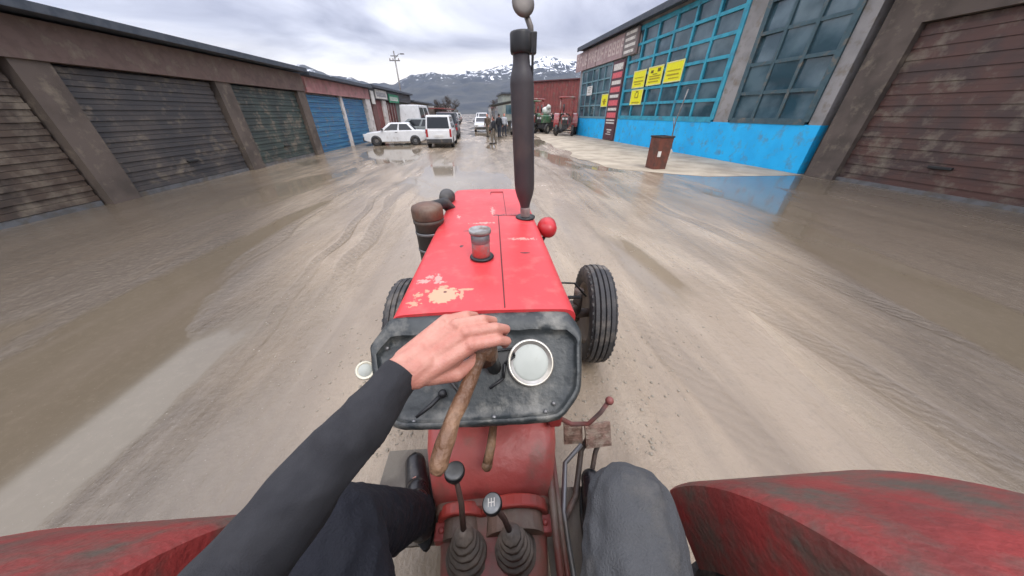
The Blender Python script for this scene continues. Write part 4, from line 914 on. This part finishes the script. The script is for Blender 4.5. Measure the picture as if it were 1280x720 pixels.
for t_, off, tp in ((.012, .10, 0), (0, .085, 0), (0, .030, 0), (.004, .012, .004), (.010, .003, .014), (.016, 0, .030), (.022, .002, .040), (.026, .016, .044), (.031, .020, .047), (.055, .022, .049)):
    rings.append([tuple(dp(x, v, off)) for x, v in inset(D0, t_, tp)])
# subdivide each ring so the worn rim is a little uneven
NSUB = {}
def sub(r):
    o = []
    for i, p in enumerate(r):
        q = r[(i + 1) % len(r)]
        nn_ = max(1, int((Vector(p) - Vector(q)).length / .012)); 
        nn_ = NSUB.setdefault(i, nn_)
        for k in range(nn_): w_ = Vector(p).lerp(Vector(q), k / nn_); o.append(w_ + Vector((mnoise.noise(w_ * 22), mnoise.noise(w_ * 22 + Vector((9, 0, 0))), mnoise.noise(w_ * 22 + Vector((0, 9, 0))))) * .0028)
    return o
g.loft([sub(r) for r in rings])
dash = g.build('dashboard', DASH, tr, smooth_angle=50)
g = MB(); g.bx((-.262, .70, .66), (.262, .735, 1.215)); g.bx((-.245, .60, 1.02), (.245, .72, 1.10)); g.build('firewall', DASH, dash, bevel=.01)
gax = -DN; gc = dp(.131, -.119, .020)
g = MB(); g.lathe([(.062, -.01), (.0685, .004), (.068, .013), (.064, .017), (.060, .015), (.057, .009)], gc, gax, 40); g.build('gauge', CHROME, dash)
g = MB(); g.lathe([(.0595, .005), (.0595, .008), (.045, .010), (.003, .011)], gc, gax, 40); tag(g.build('gauge_glass', LENS, dash), 'milky clouded gauge glass')
g = MB()
for poly in ([(-.03, -.085), (.0, -.075), (.03, -.09), (.075, -.08), (.082, -.10), (.06, -.115), (.055, -.14), (.01, -.15), (-.02, -.125)], [(-.105, -.125), (-.085, -.115), (-.075, -.15), (-.09, -.185), (-.108, -.17)]):
    g.loft([[tuple(dp(x, v, .0195)) for x, v in poly], [tuple(dp(x, v, .034)) for x, v in poly]])
g.build('broken_opening', BLK, dash)
g = MB()
for a, b_ in (((-.03, -.085), (.078, -.078)), ((.078, -.078), (.084, -.10)), ((.084, -.10), (.055, -.12)), ((.055, -.12), (.05, -.16)), ((.05, -.16), (.01, -.185))):
    g.tube([dp(*a, .010), dp(*b_, .010)], .0042, 6)
g.build('bracket', BLK, dash)
g = MB(); g.tube([dp(-.10, -.16, .010), dp(-.07, -.20, .010)], .0042, 6); g.build('bracket', BLK, dash)
g = MB(); q = dp(-.123, -.193, .012); g.sph(q, .013, 10); g.tube([q, q + Vector((-.03, -.03, -.010)), q + Vector((-.065, -.055, -.02))], [.006, .006, .004], 6); g.build('hand_lever', BLK, dash)
for x, v in ((-.20, -.262), (.165, -.255), (.19, -.235), (.02, -.262), (-.285, -.06)):
    g = MB(); g.lathe([(.006, 0), (.006, .005), (.003, .007)], dp(x, v, .018), gax, 8); g.build('screw', STEEL, dash)
sl_c = Vector((-.357, .60, 1.104)); g = MB(); sax = Vector((.35, -.65, .70)).normalized(); g.lathe([(.01, -.035), (.020, -.030), (.027, -.01), (.028, .004), (.026, .008), (.022, .006)], sl_c, sax, 22); sd_ = g.build('side_lamp', mat('lamp_bezel_cream', (.5, .47, .38), (.36, .33, .26), rough=.4, metal=.3), tr)
g = MB(); g.lathe([(.024, .004), (.016, .007), (.003, .008)], sl_c, sax, 20); g.build('lens', LENS, sd_)
g = MB(); g.cyl(sl_c - sax * .025, (-.31, .63, 1.10), .008, seg=8); g.build('stalk', BLK, sd_)

# steering column with a rusty bar in place of the wheel
g = MB(); g.tube([(.026, .60, 1.08), (.018, .50, 1.235), (.010, .40, 1.385)], [.022, .018, .016], 12); sc_ = g.build('steering_column', BLK, tr)
g = MB(); key = [(-.054, .203, 1.322), (-.050, .210, 1.329), (-.044, .228, 1.340), (-.033, .262, 1.356), (-.018, .296, 1.366), (0.002, .345, 1.385), (.018, .40, 1.400)]; kr_ = [.009, .0135, .0142, .0122, .0128, .0108, .0104]; pts = []; rr_ = []
for i in range(len(key) - 1):
    for k in range(6):
        u = k / 6; q = Vector(key[i]).lerp(Vector(key[i + 1]), u); pts.append(q + mnoise.noise_vector(q * 28) * .0022); rr_.append((kr_[i] + (kr_[i + 1] - kr_[i]) * u) * (1 + .10 * mnoise.noise(q * 55)))
g.tube(pts, rr_, 16)
stb = g.build('steering_bar', RUST, sc_)
g = MB(); g.cyl((.010, .385, 1.36), (.010, .375, 1.408), .028, .026, seg=14); g.build('hub', RUST, sc_)
g = MB(); g.tube([(.012, .62, .78), (.0, .545, .755), (-.014, .50, .725)], [.014, .016, .017], 14); g.sph((-.015, .497, .722), .019, 12); g.build('handbrake_grip', RUST, tr)
g = MB(); g.tube([(.25, .66, .735), (.31, .62, .735), (.365, .60, .765), (.40, .60, .83), (.415, .60, .885)], [.010, .009, .008, .008, .0075], 10); g.sph((.42, .60, .895), .015, 12); g.build('throttle_lever', mat('lever_grey_red', (.15, .12, .11), (.22, .07, .06), rough=.5, scale=9, dirt=.3), tr)
part(tr, 'lever_mount', RED, ((.225, .63, .70), (.275, .70, .77)), bevel=.01)

# clutch housing / gearbox between the legs
g = MB()
def gsec(y, hw, zt, zb, r=.05, dome=.01):
    p = [(-hw, zb)]
    for k in range(5): a = math.pi - k * math.pi / 8; p.append((-hw + r + r * math.cos(a), zt - r + r * math.sin(a)))
    for k in range(1, 6): x = -hw + r + (2 * hw - 2 * r) * k / 6; p.append((x, zt + dome * (1 - (x / hw) ** 2)))
    for k in range(5): a = math.pi / 2 - k * math.pi / 8; p.append((hw - r + r * math.cos(a), zt - r + r * math.sin(a)))
    return [(x, y, z) for x, z in p + [(hw, zb)]]
S_ = [(.76, .262, .70), (.68, .262, .69), (.62, .256, .67), (.56, .243, .64), (.52, .232, .612), (.485, .222, .585), (.47, .215, .565)]
g.loft([gsec(y, hw, zt_, .30, .05, .012) for y, hw, zt_ in S_])
g.build('clutch_housing', FADERED, tr, smooth_angle=40)
g = MB()
GREASYB = mat('greasy_brown', (.24, .15, .11), (.16, .10, .075), rough=.55, scale=9, dirt=.5, dcol=(.22, .17, .13), dscale=9, bump=.4, bscale=40)
S_ = [(.47, .214, .535, .04), (.45, .214, .53, .04), (.43, .20, .50, .04), (.36, .19, .485, .05), (.25, .178, .475, .05), (.10, .17, .47, .05), (-.45, .17, .47, .05)]
g.loft([gsec(y, hw, zt_, .26, r_, .012) for y, hw, zt_, r_ in S_]); gbx = g.build('gearbox', mat('gearbox_greasy_red', (.36, .085, .07), (.26, .10, .075), rough=.5, scale=9, dirt=.75, dcol=(.185, .135, .10), dscale=5, bump=.35, bscale=30), tr, smooth_angle=40)
for x0, r_, hh in ((.075, .115, .085), (-.115, .075, .055)):
    g = MB(); secs = []
    for k in range(15):
        a = math.pi * k / 14; c_, s_ = math.cos(a), math.sin(a); secs.append([(x0 + (r_ + d) * c_, yy, .487 + (hh + d) * s_) for d, yy in ((.014, .425), (.014, .466), (-.014, .466), (-.010, .425))])
    g.loft(secs); g.build('flange_rib', mat('bright_flange_red', (.46, .06, .045), rough=.5, dirt=.3, dcol=(.16, .10, .075)), gbx, bevel=.006)
    g = MB(); g.loft([[(x0 + (r_ - .012) * math.cos(math.pi * k / 14), y_, .487 + (hh - .012) * math.sin(math.pi * k / 14)) for k in range(15)] for y_ in (.37, .46)]); g.build('cover_dome', GREASYB, gbx)
for x, y in ((-.185, .40), (.185, .40), (-.175, .20), (.165, .22)):
    g = MB(); g.box((x, y, .47), (.05, .055, .05)); g.lathe([(.012, .020), (.012, .036), (.004, .037)], (x, y, .47), seg=6); g.build('bolt_lug', FADERED, gbx, bevel=.006)
def boot(x, y, z, lean):
    g = MB(); prof_ = [(.082, -.02), (.082, .0)]
    for k in range(5):
        r0 = .074 - .0095 * k; z0 = .006 + .024 * k; prof_ += [(r0 - .012, z0), (r0, z0 + .007), (r0 - .003, z0 + .016), (r0 - .014, z0 + .022)]
    prof_ += [(.018, .128), (.012, .135)]
    g.lathe([(r * .90, h * 1.08) for r, h in prof_], (x, y, z), lean, 28, jit=.0016); return g
def lever(bx_, by_, top, knob_r, H=False, lab=None):
    base = Vector((bx_, by_, .485)); top = Vector(top); ln = (top - base).normalized()
    g = boot(bx_, by_, .485, (ln + Vector((0, 0, 1.6))).normalized()); bt_axis = (ln + Vector((0, 0, 1.6))).normalized(); st = base + bt_axis * .12
    g2 = MB(); g2.tube([st, (st + top) / 2 + Vector((.006, .004, 0)), top], [.010, .009, .008], 10); lv = g2.build('gear_lever', mat('lever_rusty_dark', (.10, .055, .045), (.06, .045, .04), rough=.5, dirt=.3), tr)
    g.build('gaiter', BOOT, lv)
    v = (Vector((0, 0, 1.75)) - top).normalized(); kax = (v * .35 + ln).normalized()
    g = MB(); kr = knob_r; g.lathe([(kr * .45, -kr * .9), (kr * .75, -kr * .75), (kr * .98, -kr * .2), (kr, 0), (kr * .97, kr * .18), (kr * .9, kr * .26)], top, kax, 26); kn = g.build('knob', BLK, lv)
    g = MB(); g.lathe([(kr * .92, kr * .22), (kr * .85, kr * .30), (kr * .5, kr * .38), (.002, kr * .42)], top, kax, 26); cp = g.build('knob_cap', mat('knob_cap_grey', (.30, .31, .31), (.22, .225, .22), rough=.3, scale=20) if H else mat('knob_cap_dark', (.13, .13, .125), (.09, .09, .09), rough=.35, scale=20), kn)
    if H:
        u = kax.cross(Vector((0, 1, 0))).normalized() * -1; w_ = kax.cross(u) * 1
        M3 = Matrix((u, w_, kax)).transposed(); g = MB(); c = top + kax * (kr * .405)
        for x in (-.009, 0, .009): g.box(c + u * x, (.0026, .022, .002), M3)
        g.box(c, (.0206, .0026, .0021), M3); g.build('shift_pattern', SIGNWHITE, kn)
    return lv
lever(-.09, .335, (-.108, .437, .822), .0315)
lever(.070, .335, (.004, .372, .755), .0305, True)
# right side: rods, pedals, step
g = MB(); g.tube([(.205, .1, .50), (.215, .4, .53), (.225, .66, .60)], .013, 8); g.tube([(.232, .1, .47), (.238, .4, .50), (.25, .68, .56)], .011, 8); g.build('control_rod', mat('rod_red_brown', (.16, .05, .04), rough=.5, dirt=.4), tr)
g = MB(); g.tube([(.262, .2, .44), (.27, .45, .42), (.33, .66, .36), (.42, .72, .40)], .011, 8); g.build('brake_rod', STEEL, tr)
g = MB(); r_ = Matrix.Rotation(R(-38), 3, 'X') @ Matrix.Rotation(R(8), 3, 'Z'); g.box((.50, .74, .44), (.13, .012, .11), r_); 
for k in range(4): g.box(Vector((.50, .74, .44)) + r_ @ Vector((0, -.008, -.038 + k * .025)), (.12, .006, .008), r_)
PEDAL = mat('pedal_rust', (.27, .17, .13), (.15, .09, .065), rough=.7, scale=28, dirt=.5, dcol=(.33, .27, .21), dscale=22, bump=.6, bscale=80)
pd = g.build('brake_pedal', PEDAL, tr); g = MB(); g.tube([(.47, .755, .42), (.43, .73, .33), (.36, .55, .30), (.24, .40, .34)], .014, 8); g.tube([(.53, .755, .42), (.50, .72, .32), (.40, .52, .29)], .012, 8); g.build('pedal_arm', GREASE, pd)
g = MB(); r_ = Matrix.Rotation(R(-30), 3, 'X'); g.box((.385, .76, .43), (.09, .012, .10), r_)
for k in range(3): g.box(Vector((.385, .76, .43)) + r_ @ Vector((0, -.008, -.03 + k * .03)), (.08, .006, .008), r_)
tag(g.build('brake_pedal', PEDAL, tr))
STEP = mat('step_dirty', (.16, .14, .11), (.10, .085, .07), rough=.7, dirt=.5, bump=.4)
part(tr, 'step_plate', STEP, ((.21, .30, .25), (.46, .60, .265))); part(tr, 'step_plate', STEP, ((-.50, .40, .36), (-.21, .76, .375)))
part(tr, 'step_bracket', GREASE, ((.17, .42, .22), (.30, .50, .25))); part(tr, 'step_bracket', GREASE, ((-.30, .42, .30), (-.17, .50, .36)))
# rear wheels, fenders, seat
def rear_wheel(x, side):
    g = MB(); r, wd, y = .68, .36, -.40; o = (x, y, r)
    g.lathe([(r * .56, -wd * .40), (r * .70, -wd * .5), (r * .85, -wd * .51), (r * .925, -wd * .47), (r * .94, -wd * .3), (r * .945, 0), (r * .94, wd * .3), (r * .925, wd * .47), (r * .85, wd * .51), (r * .70, wd * .5), (r * .56, wd * .40)], o, (1, 0, 0), 48, close=True)
    for k in range(22):
        for sd in (-1, 1):
            a = 2 * math.pi * (k + (.5 if sd > 0 else 0)) / 22; sec = []
            for q in range(5):
                u = q / 4; aa = a + .24 * (1 - u); xx = x + sd * wd * (.02 + .46 * u); rr = r * (1.0 - .02 * u)
                d = Vector((0, math.cos(aa), math.sin(aa))); tng = Vector((0, -math.sin(aa), math.cos(aa))); c = Vector((xx, y, r))
                sec.append([c + d * (r * .92) - tng * .026, c + d * (r * .92) + tng * .026, c + d * rr + tng * .017, c + d * rr - tng * .017])
            g.loft(sec)
    wo = g.build('rear_wheel', TYRE, tr, smooth_angle=35)
    g = MB(); g.lathe([(.05, .06), (.12, .08), (.14, .03), (r * .44, .02), (r * .5, .10), (r * .58, .15), (r * .58, -.15), (r * .5, -.10), (r * .42, -.04), (.05, -.05)], o, (side, 0, 0), 30); g.build('rim', mat('rim_pale', (.35, .30, .24)), wo)
for s in (-1, 1):
    rear_wheel(.77 * s, s)
    g = MB(); ro_, ri_ = [], []
    n_ = 44; secs = []
    for k in range(n_):
        a = R(13 + 142 * k / (n_ - 1)); c, sn = math.cos(a), math.sin(a); Y, Z = -.40, .68
        secs.append([(x * s, Y + c * r_, Z + sn * r_) for x, r_ in ((.505, .60), (.500, .735), (.506, .757), (.525, .765), (.93, .765), (.955, .755), (.96, .735), (.95, .735), (.93, .752), (.53, .752), (.514, .735), (.517, .60))])
    g.loft(secs); fd = g.build('fender', mat('muddy_fender_red', (.27, .034, .03), (.19, .03, .026), rough=.6, scale=7, dirt=.62, dcol=(.10, .076, .058), dscale=8, bump=.4, bscale=60), tr, smooth_angle=40)
    g = MB(); g.cyl((.56 * s, -.28, 1.435), (.60 * s, -.28, 1.50), .018, seg=8); g.lathe([(.03, 0), (.05, .02), (.05, .05), (.03, .06)], (.60 * s, -.28, 1.50), (0, 1, 0), 14); g.build('fender_lamp', mat('fender_lamp_orange', (.4, .15, .02), rough=.3), fd)
g = MB(); g.cyl((-.6, -.4, .66), (.6, -.4, .66), .11, seg=16); g.bx((-.2, -.65, .45), (.2, -.2, .8)); g.build('rear_axle', GREASE, tr, bevel=.01)
g = MB(); g.loft([[(x * k, y, z) for x, z in ((-.24, 0), (.24, 0), (.25, .06), (.0, .045), (-.25, .06))] for y, z, k in ()] or [[(-.22, -.52, .82), (.22, -.52, .82), (.24, -.52, .90), (-.24, -.52, .90)], [(-.24, -.12, .80), (.24, -.12, .80), (.25, -.12, .87), (-.25, -.12, .87)]]); g.bx((-.22, -.57, .84), (.22, -.52, 1.2)); g.build('seat', BLACKR, tr, bevel=.03)
g = MB(); g.cyl((0, -.35, .7), (0, -.35, .83), .06, seg=10); g.build('seat_post', GREASE, tr)

# ------------------------------------------------------------------ the driver
dr = empty('person', (0, -.30, .90), 0, label='person driving the red tractor, black sleeves, grey trousers, hand gripping a rusty bar', cat='person')
OFF = Vector((0, .30, -.90))
def W(p): return Vector(p) + OFF     # world -> local to the driver's root
wr = Vector((-.143, .307, 1.415)); D = Vector((.084, .051, .033)).normalized()
Nn = Vector((.02, -.56, .83)); Nn = (Nn - D * Nn.dot(D)).normalized(); T = D.cross(Nn)   # T towards the index side
if T.dot(Vector((.043, -.047, -.033))) < 0: T = -T
def Hn(a, b_, c): return wr + D * a + T * b_ + Nn * c
bones = []; FD = (D * .93 + T * .42).normalized()
def seg(a, ra, b_, rb): bones.append((W(a), ra, W(b_), rb))
elbow = Vector((-.285, .100, 1.345)); shl = Vector((-.19, -.19, 1.47))
mcp = [Hn(.100, .030, .004), Hn(.105, .010, .008), Hn(.100, -.011, .006), Hn(.091, -.030, .0)]
rad = [(.0110, .0093, .0083, .0074), (.0112, .0095, .0085, .0076), (.0106, .0090, .0080, .0072), (.0094, .0080, .0072, .0066)]
lens = [(.044, .027, .022), (.049, .031, .023), (.045, .030, .022), (.036, .023, .020)]
fan = [.015, .0, -.055, -.125]
for i, m_ in enumerate(mcp):
    seg(Hn(.006, .018 - .012 * i, -.004), .0175, m_ - Nn * .004, .0125); seg(Hn(.04, .022 - .014 * i, -.012), .015, m_ - Nn * .012, .011)
    seg(m_, rad[i][0] + .0008, m_, rad[i][0] + .0008)
    base = (FD + T * fan[i]).normalized(); ang = (R(13), R(52), R(98)); p = m_; d3 = []
    for k in range(3):
        d = base * math.cos(ang[k]) - Nn * math.sin(ang[k]); q = p + d * lens[i][k]; seg(p, rad[i][k], q, rad[i][k + 1]); p = q
    if False: d3
# thumb: leaves the side of the palm near its base and closes under the bar
t0 = Hn(.022, .024, -.012); t1 = Hn(.056, .046, -.028); t2 = Hn(.088, .046, -.044); t3 = Hn(.112, .034, -.052)
seg(t0, .017, t1, .0135); seg(t1, .0128, t2, .0108); seg(t2, .0108, t3, .0088); seg(t0, .017, Hn(.07, .028, -.012), .013)
FA = (wr - elbow).normalized(); seg(wr - FA * .07, .0255, wr - FA * .008, .0225); seg(wr - D * .01 + T * .009, .0205, wr + D * .03 + T * .008, .0205); seg(wr - D * .01 - T * .009, .0205, wr + D * .03 - T * .010, .0195)
seg(elbow, .036, wr - FA * .06, .0255); seg(shl, .046, elbow, .038)
# rest of the body: torso, head, right arm holding the camera, legs
hip, chest, neck = Vector((0, -.33, .98)), Vector((0, -.24, 1.36)), Vector((0, -.20, 1.56))
seg(hip - Vector((.07, 0, 0)), .10, hip + Vector((.07, 0, 0)), .10); seg(hip, .125, chest, .125); seg(chest + Vector((-.1, 0, .07)), .07, chest + Vector((.1, 0, .07)), .07); seg(chest, .09, neck, .052); seg(neck, .052, (0, -.175, 1.64), .055)
seg((0, -.17, 1.745), .092, (0, -.185, 1.755), .092); seg((0, -.13, 1.675), .045, (0, -.15, 1.70), .06)
shr, elr, wrr = Vector((.19, -.20, 1.47)), Vector((.30, -.14, 1.22)), Vector((.15, -.06, 1.40))
seg(shr, .046, elr, .038); seg(elr, .036, wrr, .025); hr = wrr + Vector((-.05, -.0, .085))
seg(wrr, .024, hr, .026)
for i in range(4):
    a = hr + Vector((-.012 + .010 * i, .006, .012 - .017 * (i - 1.5))); b_ = a + Vector((-.040, .010, .012)); c = b_ + Vector((-.012, -.022, .004)); seg(a, .010, b_, .009); seg(b_, .009, c, .0075)
seg(hr + Vector((.0, -.015, .0)), .012, hr + Vector((-.045, -.025, .03)), .009)
hipL, kneeL, ankL, toeL = Vector((-.11, -.27, .99)), Vector((-.345, .235, 1.03)), Vector((-.315, .455, .50)), Vector((-.385, .66, .445))
hipR, kneeR, ankR, toeR = Vector((.11, -.27, .99)), Vector((.256, .225, 1.06)), Vector((.36, .40, .38)), Vector((.40, .60, .325))
for h_, k_, a_, t_ in ((hipL, kneeL, ankL, toeL), (hipR, kneeR, ankR, toeR)):
    seg(h_, .078, k_, .05); seg(k_, .05, a_, .035); seg(a_, .035, t_, .026)
hd = Vector((0, -.17, 1.75))
body = fused('body', bones, .0024, SKIN, dr, 3, blobs=[(W((0, -.070, 1.715)), .017, (1, 1, 1.35)), (W((.094, -.165, 1.73)), .026, (.45, .8, 1.2)), (W((-.094, -.165, 1.73)), .026, (.45, .8, 1.2))])
g = MB()
for s in (-1, 1): g.sph(W((.032 * s, -.088, 1.745)), .012, 12)
g.build('eyes', mat('eye_white', (.5, .48, .46), rough=.2), dr)
g = MB(); g.sph(W((0, -.082, 1.665)), .02, 12, (1.2, .35, .3)); g.build('lips', mat('lips', (.4, .15, .13), rough=.5), dr)
fused('hair', [(W((0, -.19, 1.785)), .096, W((0, -.215, 1.76)), .094), (W((0, -.24, 1.69)), .07, W((0, -.23, 1.74)), .08)], .006, HAIR, dr, 3)
SLEEVE = mat('black_knit', (.020, .020, .023), (.027, .027, .030), rough=.95, scale=30, bump=.22, bscale=520, rvar=.04)
TROU = mat('grey_trousers', (.078, .080, .083), (.062, .064, .067), rough=.92, scale=12, bump=.55, bscale=300, rvar=.05, dirt=.12, dcol=(.15, .14, .125))
BOOTB = mat('black_boot', (.012, .012, .014), (.022, .021, .022), rough=.30, scale=9, dirt=.28, dcol=(.10, .085, .07), dscale=9, rvar=.12, bump=.2, bscale=30)
SHAFT = mat('navy_cloth', (.006, .007, .012), (.009, .010, .016), rough=.85, scale=12, bump=.4, bscale=200, dirt=.1)
cuff = wr + (elbow - wr).normalized() * .004
jb = [(cuff, .0305, cuff + (elbow - cuff) * .5, .039), (cuff + (elbow - cuff) * .5, .039, elbow, .047), (elbow, .047, shl, .066), (hip + Vector((0, 0, .02)), .155, chest, .16), (chest + Vector((-.12, 0, .08)), .085, chest + Vector((.12, 0, .08)), .085), (chest + Vector((0, .01, .1)), .085, neck - Vector((0, 0, .02)), .066), (shr, .07, elr, .052), (elr, .052, wrr, .034), (hip + Vector((-.06, 0, 0)), .125, hip + Vector((.06, 0, 0)), .125)]
sw = fused('sweater', [(W(a), ra, W(b_), rb) for a, ra, b_, rb in jb], .0045, SLEEVE, dr, 5, .0055, 13)
# cut the cuff flat so the sleeve ends in a clean hem
bm = bmesh.new(); bm.from_mesh(sw.data); cn = (wr - elbow).normalized(); co = W(cuff)
geom = [v for v in bm.verts if (v.co - co).length < .12]; fs = set(f for v in geom for f in v.link_faces); es = set(e for f in fs for e in f.edges)
res = bmesh.ops.bisect_plane(bm, geom=list(set(geom)) + list(es) + list(fs), plane_co=co, plane_no=cn, clear_outer=True)
for v in [v for v in bm.verts if (v.co - co).length < .12 and (v.co - co).dot(cn) > 1e-5]: bm.verts.remove(v)
bm.to_mesh(sw.data); bm.free()
sd = sw.modifiers.new('hem', 'SOLIDIFY'); sd.thickness = .0035; sd.offset = -1
tb = [(hipL, .125, hipL + (kneeL - hipL) * .6, .098), (hipL + (kneeL - hipL) * .6, .098, kneeL, .080), (hipR, .125, hipR + (kneeR - hipR) * .6, .100), (hipR + (kneeR - hipR) * .6, .106, kneeR, .088), (kneeR, .080, ankR + Vector((0, -.01, .03)), .062), (hip + Vector((-.08, .02, -.01)), .13, hip + Vector((.08, .02, -.01)), .13)]
fused('trousers', [(W(a), ra, W(b_), rb) for a, ra, b_, rb in tb], .0055, TROU, dr, 5, .006, 13)
lb_ = [(kneeL + (hipL - kneeL) * .30, .103, kneeL, .090), (kneeL, .090, kneeL + (ankL - kneeL) * .5, .080), (kneeL + (ankL - kneeL) * .5, .080, ankL + Vector((.0, -.01, .03)), .064)]
tag(fused('legging', [(W(a), ra, W(b_), rb) for a, ra, b_, rb in lb_], .005, SHAFT, dr, 4, .005, 15), 'dark navy lower trouser leg')
def bootm(a, t, s):
    d = (t - a); d.z = 0; d.normalize(); z = Vector((0, 0, 1)); b1 = [(a + z * .07, .050, a - z * .02, .052), (a - z * .03 - d * .03, .048, a - z * .045 + d * .07, .047), (a - z * .045 + d * .07, .047, t - z * .005, .044), (a - z * .02, .05, a + d * .09 - z * .02, .042)]
    o = fused('boot', [(W(p), ra, W(q), rb) for p, ra, q, rb in b1], .0045, BOOTB, dr, 4)
    g = MB(); sec = []; n_ = Vector((-d.y, d.x, 0))
    hl, ft = a - d * .085, t + d * .045; zz = a.z - .098
    out_ = []
    for k in range(24):
        an = 2 * math.pi * k / 24; u = .5 - .5 * math.cos(an); wv = math.sin(an) * (.043 + .008 * math.sin(u * 3)); p = hl + (ft - hl) * u + n_ * wv; out_.append(p)
    dz = t.z - .055 - zz - .0
    g.loft([[W((p.x, p.y, zz - .012 + 0)) for p in out_], [W((p.x, p.y, zz + .012)) for p in out_]]); g.build('sole', BLACKR, o)
bootm(ankL, Vector((toeL.x, toeL.y, ankL.z - .05)), -1); bootm(ankR, Vector((toeR.x, toeR.y, ankR.z - .05)), 1)
# the camera held before the face is left out: the view is taken from it
